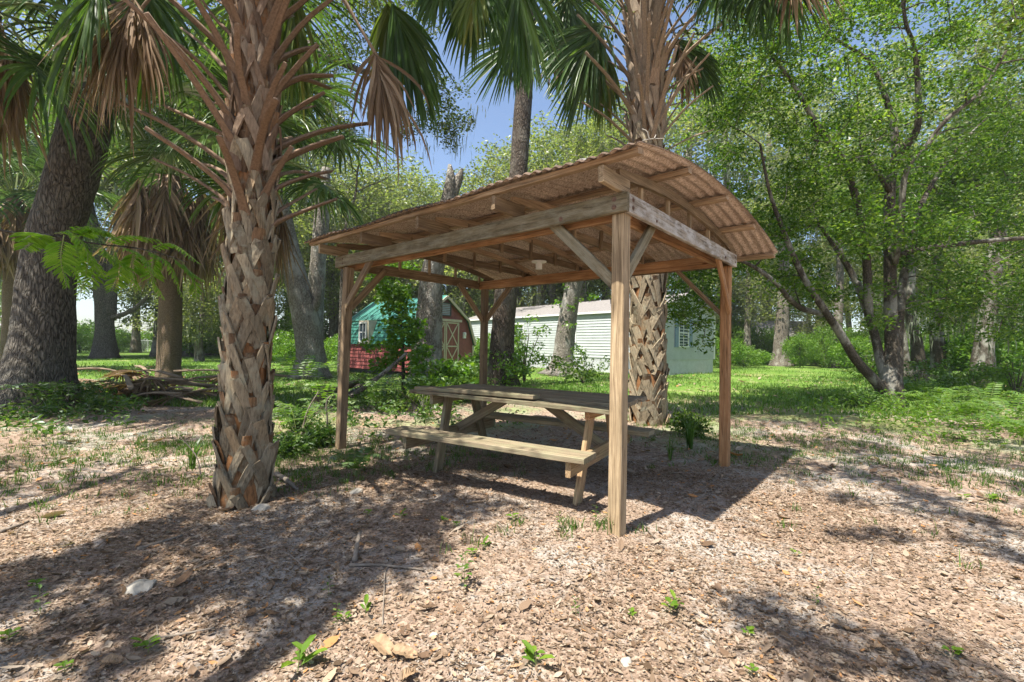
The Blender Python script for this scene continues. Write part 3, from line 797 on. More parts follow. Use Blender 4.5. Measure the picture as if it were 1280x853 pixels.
xa, xb = q0[0], q1[0]
nb_ = 5; wv = (y1t-y0t)/nb_
for k in range(nb_):
    y = y0t + wv*(k+.5)
    if k == 0:
        board('tabletop_plank', (xa-.02, y, ZT-.02), (xb-.02, y, ZT-.045), wv*.96, .035, M['table_wood'], tab)
    else:
        board('tabletop_plank', (xa+.02*((k*7) % 3), y, ZT-.02+.003*((k*5) % 3)), (xb-.03*((k*5) % 2), y, ZT-.022), wv*.965, .035, M['table_top'], tab)
board('loose_plank', (xa+.03, y0t+.08, ZT+.014), (xa+1.05*(xb-xa)*.62, y0t+.1, ZT+.012), .14, .034, M['table_wood'], tab)
yb1 = q2[1]
wb = .24
board('bench', (0, wb/2, ZB-.02), (LB, wb/2, ZB-.02), wb, .042, M['table_wood'], tab)
board('bench', (.1, yb1-wb/2, ZB-.02), (LB+.12, yb1-wb/2, ZB-.02), wb, .042, M['grey_wood'], tab)
ym = (y0t+y1t)/2
for xf, sgn, mt in ((.2, 1, 'dark_wood'), (LB-.13, -1, 'table_leg')):
    zc = ZB - .042 - .058
    board('seat_support', (xf, .03, zc), (xf, yb1-.04, zc), .04, .115, M['table_leg'] if sgn < 0 else M['table_wood'], tab)
    board('top_support', (xf, y0t+.05, ZT-.085), (xf, y1t-.05, ZT-.085), .04, .09, M['orange_wood'] if sgn < 0 else M['table_wood'], tab)
    for (ya, yc) in ((ym-(.5 if sgn < 0 else .36), ym-.2), (ym+.5, ym+.2)):
        d = Vector((0, yc-ya, ZT)); up = Vector((1, 0, 0)).cross(d.normalized())
        board('leg', (xf+sgn*.043, ya, -.03), (xf+sgn*.043, yc, ZT-.045), .04, .1, M['table_leg'] if sgn < 0 else M['table_wood'], tab, up=up)
    dgn = Vector((sgn*.55, 0, ZT-.1-zc)); up = Vector((0, 1, 0)).cross(dgn.normalized())
    board('diagonal_brace', (xf+sgn*.02, ym, zc+.03), (xf+sgn*.62, ym, ZT-.05), .038, .085, M['table_wood'], tab, up=up)


# ================================================================== PALMS
def lin_axis(base, top, ztop, bend=0.0):
    b = np.asarray(base, float)[:2]; t_ = np.asarray(top, float)[:2]
    def f(z):
        s = z/ztop; return b + (t_-b)*(s + bend*s*(1-s))
    return f

def dead_stalks(parent, axis, r, z0, z1, n, Lr, mat, seed, wid=.075, elev=(35, 62)):
    g = np.random.default_rng(seed)
    for k in range(n):
        s = k/(n-1); z = z0 + (z1-z0)*s + g.normal()*.02; a = k*2.39996 + g.normal()*.15
        c = axis(z); L = g.uniform(*Lr)*(.7 + .45*math.sin(PI*min(1, s+.25))); e = math.radians(g.uniform(*elev) + 14*s)
        o = np.array([math.cos(a), math.sin(a), 0]); p0 = np.array([c[0], c[1], z-.16]) + o*(r*.8)
        p1 = p0 + o*.07 + np.array([0, 0, .16]); d = o*math.cos(e) + np.array([0, 0, math.sin(e)])
        p2 = p1 + d*L*.5 + np.array([0, 0, .03*L]); p3 = p1 + d*L + np.array([0, 0, -.06*L]) + g.normal(size=3)*.03
        P = smooth_poly([p0, p1, p2, p3], 9); tt = np.linspace(0, 1, 9)
        wd = wid*np.interp(tt, [0, .2, .5, 1], [1.4, 1.0, .66, .44])*g.uniform(.8, 1.15); th = wd*.42
        v, f = strap(P, wd, th, np.array([-math.sin(a), math.cos(a), 0]))
        mk('dead_stalk', v, f, mat, parent, True)

# ---- the near palm
pb = G(305, 624); ptop = W(322, -40, pb[1])
ax1 = lin_axis(pb, ptop, ptop[2]); crown1 = np.array([*ax1(4.35), 4.35])
palm = thing('cabbage_palm', 'palm with criss-crossed old leaf bases and long brown stalks standing before the shelter', 'palm tree', (0, 0, 0))
zs = np.linspace(-.08, 4.5, 40)
v, f = tube([[*ax1(z), z] for z in zs], .125 + .05*np.exp(-np.maximum(zs, 0)*3), 20, .05, seed=2)
mk('trunk', v, f, M['boot_fibre'], palm, True)
mb = boot_lattice(None, .138, .118, .1, 2.9, per=5, row=.16, leg=.37, wid=.07, seed=4, out=.04, stub=.05, axis=ax1, stubp=.12, jit=1.25)
mb.build('leaf_bases', M['boot'], palm, M['boot_plate'])
mb = boot_lattice(None, .118, .112, 2.9, 4.4, per=5, row=.2, leg=.42, wid=.06, seed=5, out=.04, stub=.16, axis=ax1, stubp=.25)
mb.build('upper_leaf_bases', M['petiole'], palm, M['boot_plate'])
dead_stalks(palm, ax1, .115, 2.1, 4.3, 60, (.42, .76), M['petiole'], 6, .092, (18, 42))
DN = (0, 0, -1)
def hang(parent, org, px, py, Yd, R, mat, seed, **kw):
    h = W(px, py, Yd); o = np.asarray(org, float); up = (h-o)*np.array([1, 1, 0])
    d = dict(fwd=unit(np.array([0, 0, -1.0]) + .22*unit(up)), up=unit(up), spread=1.0, droop=.25, nseg=38, width=.03, hang=.45)
    d.update(kw); return palm_frond(parent, o, h, R, mat, seed, **d)
def fan_at(parent, org, px, py, Yd, R, dirxz, mat, seed, tilt=.15, **kw):
    """a fan whose hub is over (px, py) at depth Yd, spreading towards dirxz."""
    h = W(px, py, Yd); g_ = np.random.default_rng(seed)
    f = unit(np.array([dirxz[0], g_.normal()*.12 - tilt*.3, dirxz[1]])); up = unit(np.array([g_.normal()*.25, -1, .25 + tilt]))
    d = dict(spread=1.2, droop=.3, nseg=44, width=.034, hang=.0, curl=.1); d.update(kw)
    return palm_frond(parent, np.asarray(org, float), h, R, mat, seed, fwd=f, up=up, **d)
def tuft(k): return crown1 + np.array([.08*math.cos(k*2.4), .08*math.sin(k*2.4), .1])
for k, (px, py, Yd, R, dr, mt, kw) in enumerate([
    (168, -4, 3.2, .86, (-.15, -1), 'dead_frond', dict(spread=.5, nseg=60, droop=.55, curl=.22, width=.024)), (142, 14, 3.3, .8, (-.12, -1), 'dead_frond', dict(spread=.45, nseg=54, droop=.5, curl=.25, width=.024)),
    (178, 10, 3.4, .72, (.1, -1), 'dead_frond', dict(spread=.4, nseg=44, droop=.6, curl=.25, width=.022)), (125, -25, 3.0, .75, (-.5, -.9), 'frond', dict(spread=1.2, droop=.5)),
    (185, -20, 3.6, .85, (.1, -1), 'frond', dict(spread=.9, droop=.5)),
    (468, 66, 3.7, .82, (.28, -1), 'dead_frond', dict(spread=.55, nseg=56, droop=.7, curl=.2, width=.028)), (475, 74, 3.75, .7, (.1, -1), 'dead_frond', dict(spread=.5, nseg=36, droop=.7, curl=.28, width=.026)),
    (490, 4, 3.9, .92, (.4, -.95), 'frond', dict(spread=.5, droop=.35, width=.045)), (484, 4, 3.95, .62, (.15, -1), 'yellow_frond', dict(spread=.7, width=.045)), 
    (368, -10, 4.4, .95, (.05, -1), 'yellow_frond', dict(spread=.4, droop=.6)), (350, -20, 4.6, 1.1, (.1, -1), 'frond', dict(spread=.5, droop=.6)),
    (598, -40, 3.7, .72, (-.1, -1), 'frond', dict(spread=.75, droop=.3, nseg=44)), (596, -22, 3.6, .5, (-.15, -1), 'yellow_frond', dict(spread=.5, nseg=36)), (645, -45, 3.9, .86, (.12, -1), 'frond', dict(spread=.75, nseg=46)), (560, -45, 3.6, .5, (-.3, -.95), 'frond', dict(spread=.7))]):
    fan_at(palm, tuft(k), px, py, Yd, R, dr, M[mt], 100+k, **kw)
g = np.random.default_rng(77)
for k in range(16):      # the rest of the crown, above the picture
    a = k*2.39996; e = math.radians(g.uniform(-5, 70)); L = g.uniform(.9, 1.25)
    d = np.array([math.cos(a)*math.cos(e), math.sin(a)*math.cos(e), math.sin(e)])
    if d[1] < -.3 and e < .6: e = 1.0; d = np.array([math.cos(a)*math.cos(e), math.sin(a)*math.cos(e), math.sin(e)])
    palm_frond(palm, crown1 + np.array([0, 0, .25]), crown1 + np.array([0, 0, .45]) + d*L, 1.05, M['frond'], 140+k, droop=.55, width=.036, nseg=38)

# ---- the palm behind the shelter
pb2 = G(811, 531); pt2 = W(806, -30, pb2[1])
ax2 = lin_axis(pb2, pt2, pt2[2]); crown2 = np.array([*ax2(7.1), 7.1])
palm2 = thing('cabbage_palm', 'palm with a shaggy grey stalk ringed stem rising behind the shelter roof', 'palm tree', (0, 0, 0))
zs = np.linspace(-.08, 7.3, 40)
v, f = tube([[*ax2(z), z] for z in zs], .215 + .05*np.exp(-np.maximum(zs, 0)*3), 20, .05, seed=8)
mk('trunk', v, f, M['boot_fibre'], palm2, True)
mb = boot_lattice(None, .235, .2, .05, 5.0, per=6, row=.18, leg=.42, wid=.1, seed=9, out=.05, stub=.1, axis=ax2, stubp=.4, jit=2.2)
mb.build('leaf_bases', M['boot'], palm2, M['boot_plate'])
mb = boot_lattice(None, .2, .2, 5.0, 7.2, per=7, row=.24, leg=.5, wid=.1, seed=10, out=.08, stub=.55, axis=ax2)
mb.build('upper_leaf_bases', M['grey_petiole'], palm2, M['boot_plate'])
dead_stalks(palm2, ax2, .2, 4.3, 7.0, 64, (.75, 1.35), M['grey_petiole'], 11, .1, (30, 56))
for k, (px, py, Yd, R, dr, mt, kw) in enumerate([
    (752, 28, 7.1, 1.3, (-.6, -.8), 'frond', dict(spread=.85)), (745, 50, 6.9, 1.15, (-.35, -.95), 'frond', dict(spread=.7, droop=.2)), (755, 60, 7.4, 1.1, (.0, -1), 'yellow_frond', dict(spread=.45)),
    (845, 48, 7.5, 1.05, (.65, -.75), 'frond', dict(spread=.95)), (850, 62, 7.3, .8, (.3, -1), 'dead_frond', dict(spread=.45, droop=.6)), (868, 60, 7.6, .85, (.5, -.9), 'frond', dict(spread=.8)),
    (905, -52, 6.6, 1.05, (-.1, -1), 'frond', dict(spread=1.1)), (975, -60, 6.2, 1.15, (.25, -1), 'frond', dict(spread=1.2)), (985, -62, 6.0, 1.0, (.35, -1), 'dead_frond', dict(spread=1.1)), (945, -58, 6.4, 1.05, (.05, -1), 'frond', dict(spread=1.1)), (1000, -50, 6.5, .85, (.7, -.8), 'dead_frond', dict(spread=1.0)),
    (652, 42, 7.7, 1.12, (-.6, -.8), 'frond', dict(spread=1.25, droop=.15, nseg=52)), (665, 30, 7.5, 1.0, (-.05, -1), 'frond', dict(spread=1.0, droop=.2, nseg=46)), (690, 30, 7.9, .95, (.15, -1), 'dead_frond', dict(spread=.7)), (640, -10, 7.2, .95, (-.8, -.6), 'frond', dict(spread=1.0)), (705, -20, 7.6, 1.2, (.3, -1), 'frond', dict(spread=1.3)), (700, 10, 7.8, 1.1, (.5, -.9), 'frond', dict(spread=1.1))]):
    d = dict(nseg=46, width=.05); d.update(kw); fan_at(palm2, crown2, px, py, Yd, R, dr, M[mt], 160+k, **d)
for k in range(14):
    a = k*2.39996; e = math.radians(g.uniform(5, 75)); L = g.uniform(1.1, 1.6)
    d = np.array([math.cos(a)*math.cos(e), math.sin(a)*math.cos(e), math.sin(e)])
    palm_frond(palm2, crown2 + np.array([0, 0, .3]), crown2 + np.array([0, 0, .6]) + d*L, 1.3, M['frond'], 190+k, droop=.5, width=.045, nseg=34)

# ---- farther palms with hanging dead skirts
def far_palm(label, base, top_z, lean, r, n_green, n_dead, scale, seed, bark='palm_bark', low=-45, boots=True):
    g = np.random.default_rng(seed); p = thing('cabbage_palm', label, 'palm tree')
    b = np.asarray(base, float); zs = np.linspace(-.1, top_z, 24)
    P = np.column_stack([b[0] + lean*(np.maximum(zs, 0)/top_z)**1.5, np.full(24, b[1]), zs])
    v, f = tube(P, r*(1 + .25*np.exp(-np.maximum(zs, 0)*3)), 16, .06, seed=seed); mk('trunk', v, f, M[bark], p, True)
    c = P[-1]
    for k in range(n_green):
        a = k*2.39996 + g.normal()*.2; e = math.radians(low + (80-low)*(k/n_green)**.8); L = scale*g.uniform(.9, 1.3)
        d = np.array([math.cos(a)*math.cos(e), math.sin(a)*math.cos(e), math.sin(e)])
        palm_frond(p, c, c + np.array([0, 0, .2]) + d*L, scale*g.uniform(.95, 1.2), M['frond'], seed*50+k, droop=.6, width=.05*scale, nseg=40)
    for k in range(n_dead):
        a = k*2.39996 + g.normal()*.3; L = scale*g.uniform(.45, .8); d = np.array([math.cos(a), math.sin(a), 0])
        h = c + d*L*.62 + np.array([0, 0, -.1-scale*g.uniform(0, .75)])
        palm_frond(p, c, h, scale*g.uniform(.95, 1.35), M['dead_frond'], seed*50+200+k, fwd=unit(d*.25 + np.array([0, 0, -1])), up=d, spread=1.0, hang=.6, droop=.2, width=.05*scale, nseg=34)
    return p
b3 = G(211, 476)
far_palm('palm with a skirt of dead brown fans over a smooth reddish trunk', b3, W(207, 222, b3[1])[2], -.1, .3, 18, 46, 1.75, 3, low=8)
far_palm('palm beside the big oak, its green fans sweeping low at the frame edge', (-7.6, 6.4, 0), 5.9, .0, .2, 26, 7, 1.1, 4, low=-50)
b5 = np.array([*W(318, 400, 8.2)[:2], 0])
far_palm('palm hidden behind the near palm stem with dark green fans showing past it', b5, W(318, 205, 8.2)[2], 0, .2, 22, 6, 1.1, 5, low=-25)
b6 = np.array([*W(14, 400, 17)[:2], 0])
far_palm('distant palm with brown hanging fans left of the big oak', b6, W(14, 250, 17)[2], 0, .25, 24, 22, 1.6, 6, low=-40)

# ================================================================== TREES
def grow(skel, srad, clumps, rtip, g, sag=.1, k=7, rmax=.09):
    """join every clump to the nearest limb with a curved branch; returns a mesh builder."""
    mb = MB(); sk = [np.asarray(p) for p in skel]; sr = list(srad)
    C = np.asarray(clumps); d0 = np.min(np.linalg.norm(C[:, None] - np.array(sk)[None], axis=2), axis=1)
    for c in C[np.argsort(d0)]:
        A = np.array(sk); d = np.linalg.norm(A-c, axis=1) + .6*np.maximum(0, A[:, 2]-c[2]+.1)
        i = int(np.argmin(d)); s = A[i]; L = np.linalg.norm(c-s)
        if L < .05: continue
        m_ = (s+c)/2 + g.normal(size=3)*L*.1 + np.array([0, 0, sag*L])
        P = smooth_poly([s, m_, c], k); r0 = min(sr[i]*.7, .012*L + rtip*1.8, rmax)
        R = np.linspace(max(r0, rtip), rtip, k); v, f = tube(P, R, 5, cap=False); mb.add(v, f)
        for q, rr in zip(P[1:], R[1:]): sk.append(q); sr.append(rr)
    return mb

def lobe_pts(lobes, n, g, lo=.35):
    out = []
    vol = np.array([np.prod(r) for _, r in lobes]); cnt = np.maximum(3, (n*vol/vol.sum()).astype(int))
    for (c, r), m_ in zip(lobes, cnt):
        d = g.normal(size=(m_, 3)); d /= np.linalg.norm(d, axis=1)[:, None]
        out.append(np.asarray(c) + d*np.asarray(r)*(g.uniform(lo**3, 1, m_)**(1/3))[:, None])
    return np.concatenate(out)

def tree(name, label, trunks, clumps, per, rad, size, leaf, bark, seed, cat='tree', group=None, moss=None, sides=14, rough=.07, flare=.35, rtip=.012, aspect=.5, branches=True, loc=(0, 0, 0), hang=0, rmax=.09, flat=.65):
    g = np.random.default_rng(seed); o = thing(name, label, cat, loc, 0, group); mb = MB(); skel = []; sr = []
    for q, (P, R) in enumerate(trunks):
        n = max(14, 5*len(P)); Q = smooth_poly(P, n); rr = np.interp(np.linspace(0, 1, n), np.linspace(0, 1, len(R)), R)
        v, f = tube(Q, rr, sides if q == 0 else max(8, sides-4), rough, flare if q == 0 else 0, seed=seed+q); mb.add(v, f)
        skel += list(Q[n//3 if q == 0 else 1:]); sr += list(rr[n//3 if q == 0 else 1:])
    if clumps is not None and len(clumps):
        if branches:
            b = grow(skel, sr, clumps, rtip, g, rmax=rmax)
            if b.V: mb.add(np.concatenate(b.V), [np.concatenate(x) for x in b.F.values()])
        v, f = leaf_cloud(clumps, per, rad, size, seed=seed+5, aspect=aspect, hang=hang, flat=flat); mk('crown', v, f, M[leaf], o)
    mb.build('trunk', M[bark], o, True)
    if moss:
        tops, ne, L, wd = moss; v, f = moss_strands(tops, ne, L, wd, seed+9); mk('moss_foliage', v, f, M['moss'], o)
    return o

def poly(pts, Y, last=None):
    return [W(px, py, Y if np.isscalar(Y) else Y[i]) for i, (px, py) in enumerate(pts)]
def wr(ws, Y): return [.5*w_*Y/F_PX for w_ in ws]

gA = np.random.default_rng(40)
# big oak at the picture's left
bo = G(45, 509); Yo = bo[1]
P = [bo - np.array([0, 0, .15])] + poly([(50, 470), (56, 417), (62, 320), (82, 250), (100, 185), (116, 120), (132, 40), (150, -60), (170, -160)], Yo)
lobes = [((P[-1][0]-.5, Yo, 11.5), (4.5, 4.5, 2.5)), ((P[-1][0]+3.2, Yo+1.5, 10.3), (3, 3, 1.5)), ((P[-1][0]-4, Yo-2, 9.5), (3, 3, 1.6))]
tree('oak_tree', 'massive oak with dark furrowed bark leaning in behind the young weeds', [(P, wr([96, 66, 57, 52, 51, 51, 47, 44, 40, 36], Yo))], lobe_pts(lobes, 150, gA), 90, .75, .11, 'oak_leaf', 'oak_bark', 41, sides=28, rough=.045, flare=.32)
# far oak between the big oak and the skirted palm
bt = G(131, 448); Yt = bt[1]
P = [bt] + poly([(131, 420), (130, 380), (125, 335), (116, 290), (105, 240)], Yt)
c0 = P[-1]
tree('oak_tree', 'dark double stemmed oak on the far lawn with a low bare limb', [(P, wr([23, 20, 19, 18, 16, 12], Yt)), (poly([(138, 395), (140, 340), (146, 300), (150, 250)], Yt), wr([12, 12, 11, 8], Yt)), (poly([(140, 398), (165, 388), (184, 372), (200, 358)], Yt-1), wr([6, 5, 4, 2.4], Yt))],
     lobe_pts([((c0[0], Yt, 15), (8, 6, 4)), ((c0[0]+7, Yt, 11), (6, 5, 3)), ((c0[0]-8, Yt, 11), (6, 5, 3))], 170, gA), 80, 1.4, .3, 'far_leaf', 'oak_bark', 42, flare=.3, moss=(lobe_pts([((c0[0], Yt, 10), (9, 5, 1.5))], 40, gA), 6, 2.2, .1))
# leaning lichen-white oak behind the near palm
bt = G(386, 474); Yt = bt[1]
P = [bt] + poly([(387, 440), (380, 390), (368, 340), (356, 290), (346, 230), (338, 150)], Yt)
c0 = P[-1]
tree('oak_tree', 'leaning oak with pale lichen bark seen just past the near palm stem', [(P, wr([40, 33, 30, 28, 25, 20, 14], Yt)), (poly([(383, 400), (396, 378), (402, 345)], Yt), wr([14, 10, 5], Yt))],
     lobe_pts([((c0[0]-.5, Yt, 10.5), (3, 3, 1.8)), ((c0[0]-4, Yt, 9), (3.5, 3, 2))], 100, gA), 90, .8, .15, 'oak_leaf', 'pale_bark', 43, moss=(lobe_pts([((c0[0]-1, Yt, 8.4), (2.5, 2, 1))], 40, gA), 6, 1.5, .05))
# broken snag
P = [np.array([*W(392, 460, 19)[:2], -.1])] + poly([(393, 400), (397, 330), (402, 270), (405, 235), (408, 210)], 19)
tree('dead_snag', 'broken grey trunk standing bare against the sky', [(P, wr([22, 20, 19, 18, 17, 9], 19))], None, 0, 0, 0, 'leaf', 'pale_bark', 44, cat='dead tree', flare=.2)
# forked snag behind the shed vine
P = [np.array([*W(533, 470, 13)[:2], -.1])] + poly([(535, 430), (537, 385), (540, 345), (551, 295), (559, 255), (563, 225), (562, 206)], 13)
tree('oak_tree', 'pale lichened trunk with a broken forked top rising from the leafy shrubs', [(P, wr([42, 34, 31, 29, 25, 19, 13, 4], 13)), (poly([(557, 268), (567, 242), (574, 222), (578, 211)], 13.1), wr([14, 13, 11, 3], 13))], None, 0, 0, 0, 'leaf', 'pale_bark', 45, flare=.3)
# tall trunk behind the table
bt = G(627, 483); Yt = bt[1]
P = [bt] + poly([(627, 450), (629, 410), (634, 350), (641, 290), (647, 230), (651, 180), (655, 120), (660, 40), (662, -50), (664, -120)], Yt)
c0 = P[-1]
tree('oak_tree', 'tall straight dark barked oak rising through the middle behind the table', [(P, wr([36, 30, 28, 27, 25, 23, 22, 21, 19, 17, 14], Yt))],
     lobe_pts([((c0[0]-1, Yt, c0[2]+1.5), (3, 3, 2.0))], 60, gA), 80, .8, .13, 'oak_leaf', 'dark_bark', 46, flare=.25, sides=20)
# ivy-clad trunk before the mobile home
bt = G(702, 470); Yt = bt[1]
P = [bt] + poly([(704, 450), (708, 410), (714, 370), (722, 330), (727, 290), (730, 240), (728, 200)], Yt)
c0 = P[-1]
o = tree('oak_tree', 'pale leaning trunk wrapped in ivy before the white mobile home', [(P, wr([34, 25, 23, 21, 20, 18, 15, 11], Yt))],
     lobe_pts([((c0[0]+1.2, Yt+5.5, 12), (2.2, 2.0, 1.3))], 50, gA, .1), 90, .55, .16, 'far_leaf', 'pale_bark', 47, flare=.5)
iv = np.array([p + gA.normal(size=3)*np.array([.25, .25, .15]) - np.array([.05, .3, 0]) for p in smooth_poly(P, 40)[8:36]])
v, f = leaf_cloud(iv, 26, .3, .12, seed=471, aspect=.8); mk('ivy', v, f, M['bright_leaf'], o)

# oak whose limb crosses behind the near palm's fans
Yl = 11.0
P = [np.array([*W(300, 470, Yl)[:2], -.1])] + poly([(302, 400), (304, 300), (310, 180), (318, 60), (322, -60)], Yl)
limb = poly([(315, 100), (345, 70), (380, 55), (405, 71), (433, 81), (458, 90), (490, 84), (530, 100)], [Yl, Yl, Yl-.3, Yl-.5, Yl-.6, Yl-.6, Yl-.5, Yl])
limb2 = poly([(318, 40), (370, -10), (440, -30), (520, -20)], [Yl, Yl, Yl, Yl])
def pxc(lst, g):
    C = []
    for px, py, Yc, sx, sy, sY, m_ in lst:
        for _ in range(m_): C.append(W(px + g.uniform(-1, 1)*sx, py + g.uniform(-1, 1)*sy, Yc + g.uniform(-1, 1)*sY))
    return np.array(C)
C = pxc([(430, 30, 11, 60, 45, 1.5, 34), (390, 120, 11.3, 40, 50, 1.2, 22), (540, 130, 11.4, 45, 40, 1, 20), (560, 165, 11.3, 25, 20, .7, 8), (500, 20, 11, 60, 30, 1.5, 16), (250, 60, 11.5, 110, 90, 1.2, 40), (420, 170, 11.5, 30, 25, .8, 7), (330, -60, 11, 200, 60, 2.5, 50)], gA)
mt = pxc([(415, 120, 11, 25, 40, .5, 14), (440, 160, 11.2, 22, 25, .4, 10), (420, 180, 11.2, 12, 10, .4, 6), (560, 150, 11.3, 40, 25, .5, 8)], gA)
tree('oak_tree', 'small leaved oak with a bare crooked limb and grey moss against the blue sky', [(P, wr([36, 30, 27, 25, 22, 17], Yl)), (limb, wr([13, 11, 10, 9, 7.5, 6, 4, 2], Yl)), (limb2, wr([14, 11, 8, 4], Yl))], C, 95, .36, .075, 'oak_leaf', 'mid_bark', 48, moss=(mt, 7, .8, .022), rtip=.006, rmax=.035)

# the many stemmed tree at the right
bt = G(1104, 511); Yr = bt[1]
def pr_(pts, dY): return poly(pts, [Yr + dY*i/(len(pts)-1) for i in range(len(pts))])
stems = [
    ([bt-np.array([0, 0, .1])] + pr_([(1113, 480), (1115, 440), (1113, 370), (1112, 300), (1113, 230), (1120, 190), (1115, 150), (1102, 108), (1085, 75), (1040, 45), (1010, 10)], .8), wr([40, 30, 20, 17, 16, 15, 13, 10, 8, 6, 5, 3], Yr*.76)),
    (pr_([(1112, 500), (1095, 478), (1070, 450), (1050, 417), (1032, 390), (1003, 344), (980, 291), (962, 240), (950, 180)], -1.2), wr([19, 16, 14, 12, 11, 9, 7, 5, 3], Yr*.76)),
    (pr_([(1112, 490), (1102, 455), (1092, 415), (1076, 367), (1060, 334), (1040, 304), (1010, 260)], .9), wr([16, 15, 13, 12, 10, 7, 4], Yr*.76)),
    (pr_([(1086, 395), (1084, 344), (1080, 290), (1063, 225), (1043, 190), (1017, 150), (990, 103), (962, 65), (945, 20)], -.8), wr([13, 12, 11, 10, 9, 8, 6, 5, 3], Yr*.76)),
    (pr_([(1119, 195), (1135, 180), (1147, 158), (1148, 117), (1143, 60), (1132, 28), (1125, -30)], -.9), wr([12, 11, 10, 8, 6, 5, 3], Yr*.76)),
    (pr_([(1118, 330), (1126, 285), (1132, 217), (1160, 180), (1183, 150), (1227, 113), (1260, 60)], -1.4), wr([10, 9, 8, 7, 6, 5, 3], Yr*.76)),
    (pr_([(1114, 322), (1150, 312), (1200, 305), (1250, 300), (1310, 296)], -.8), wr([7, 6, 6, 5, 4], Yr)),
    (pr_([(1034, 394), (1003, 386), (985, 372), (970, 354), (935, 330), (895, 318)], -1.8), wr([7, 6.5, 6, 5, 4, 2], Yr)),
    (pr_([(1112, 240), (1085, 200), (1060, 200), (1040, 180), (1015, 175)], -.9), wr([6, 5, 4, 3, 2], Yr)),
    (pr_([(1122, 470), (1124, 400), (1132, 330), (1150, 260), (1185, 200), (1230, 150)], 1.6), wr([11, 10, 9, 7, 5, 3], Yr)),
]
C = pxc([(1090, 70, 10.3, 200, 90, 2.1, 200), (1130, 220, 10.4, 160, 70, 2.0, 165), (960, 200, 10.4, 60, 90, 1.4, 50), (930, 300, 9.2, 60, 40, 1.2, 26), (868, 375, 8.8, 28, 55, .6, 26), (1180, 330, 10.4, 120, 50, 1.8, 80), (1220, 390, 11, 70, 30, 1.5, 34),
         (980, 330, 9.4, 50, 40, 1, 20), (1040, 380, 10.5, 60, 25, 1, 12), (1000, 40, 9.5, 100, 50, 2, 40), (890, 130, 10.6, 40, 80, 1.2, 22), (1120, -80, 10, 260, 80, 2.5, 70), (1330, 150, 10, 60, 180, 2, 40)], gA)
mtp = pxc([(1190, 380, 11.5, 60, 30, 1, 10), (1230, 410, 11.5, 40, 20, 1, 6)], gA)
tree('laurel_tree', 'wide leafy tree with several slender mottled stems fanning from one base', stems, C, 105, .4, .08, 'leaf', 'stem_bark', 49, moss=(mtp, 4, .7, .025), rtip=.007, rmax=.04, flare=.5, rough=.06, aspect=.5)

# dark trunks in the thicket at the right
for k, (pts, ws, Yt, lab) in enumerate([
    ([(1132, 470), (1126, 430), (1120, 390), (1112, 330)], [16, 14, 12, 9], 17, 'twin dark trunk in the thicket just behind the many stemmed tree'),
    ([(1152, 470), (1146, 430), (1138, 390), (1140, 320)], [16, 13, 11, 8], 17.6, 'slender dark trunk leaning among ferns in the thicket'),
    ([(1178, 474), (1173, 440), (1170, 400), (1174, 320)], [20, 16, 13, 10], 18.5, 'mossy trunk standing in the middle of the thicket'),
    ([(1228, 480), (1230, 440), (1234, 400), (1242, 330), (1250, 280)], [26, 20, 18, 17, 14], 16, 'thick blackened trunk in the thicket by the ferns')]):
    P = [np.array([*W(pts[0][0], pts[0][1], Yt)[:2], -.1])] + poly(pts[1:], Yt)
    c0 = P[-1]
    tree('oak_tree', lab, [(P, wr(ws, Yt))], lobe_pts([((c0[0]+.3, Yt+.5, c0[2]+2.2), (2.2, 2.2, 1.7))], 60, gA, .1), 100, .55, .15, 'leaf', 'stem_bark', 60+k, group=None, moss=(lobe_pts([((c0[0], Yt-.4, 2.6), (.9, .7, .8))], 10, gA), 3, .9, .035))

# ---- woods behind: four kinds of crown, copied
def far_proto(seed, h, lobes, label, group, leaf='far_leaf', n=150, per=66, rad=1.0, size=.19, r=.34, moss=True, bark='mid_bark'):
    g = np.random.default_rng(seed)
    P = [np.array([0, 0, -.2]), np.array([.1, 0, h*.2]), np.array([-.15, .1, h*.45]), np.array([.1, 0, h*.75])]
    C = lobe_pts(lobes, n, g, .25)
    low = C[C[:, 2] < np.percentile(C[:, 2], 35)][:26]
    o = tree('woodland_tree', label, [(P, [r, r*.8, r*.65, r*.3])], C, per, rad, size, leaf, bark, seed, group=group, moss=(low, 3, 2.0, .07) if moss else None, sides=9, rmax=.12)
    return o
GRP = 'trees of the woods behind the lawn'
LAB = 'airy tree in the sunlit woods beyond the lawn'
protos = [
    far_proto(71, 14, [((0, 0, 10), (4, 4, 3)), ((2.6, 1, 7.5), (2.8, 2.8, 1.8)), ((-2.8, -.5, 7), (2.6, 2.6, 1.8))], LAB, GRP),
    far_proto(72, 12, [((0, 0, 8.4), (3.2, 3.2, 3.2)), ((1.8, -1, 5.5), (2.2, 2, 1.5)), ((-2.2, .6, 5), (2, 2, 1.5))], LAB, GRP),
    far_proto(73, 16, [((0, 0, 12), (3.4, 3.4, 3.2)), ((-2.4, 0, 9), (2.6, 2.4, 2)), ((2.2, .5, 8), (2.4, 2.4, 2)), ((0, 0, 5.5), (2.4, 2.4, 1.5))], LAB, GRP),
    far_proto(74, 9, [((0, 0, 5.4), (3.2, 3, 2.4)), ((1.5, 0, 3), (2, 2, 1.3)), ((-1.6, 0, 2.8), (2, 2, 1.2))], LAB, GRP, n=130)]
spots = []
gB = np.random.default_rng(90)
def put(px, Y, kind, sc): spots.append((W(px, 430, Y)[0], Y, kind, sc))
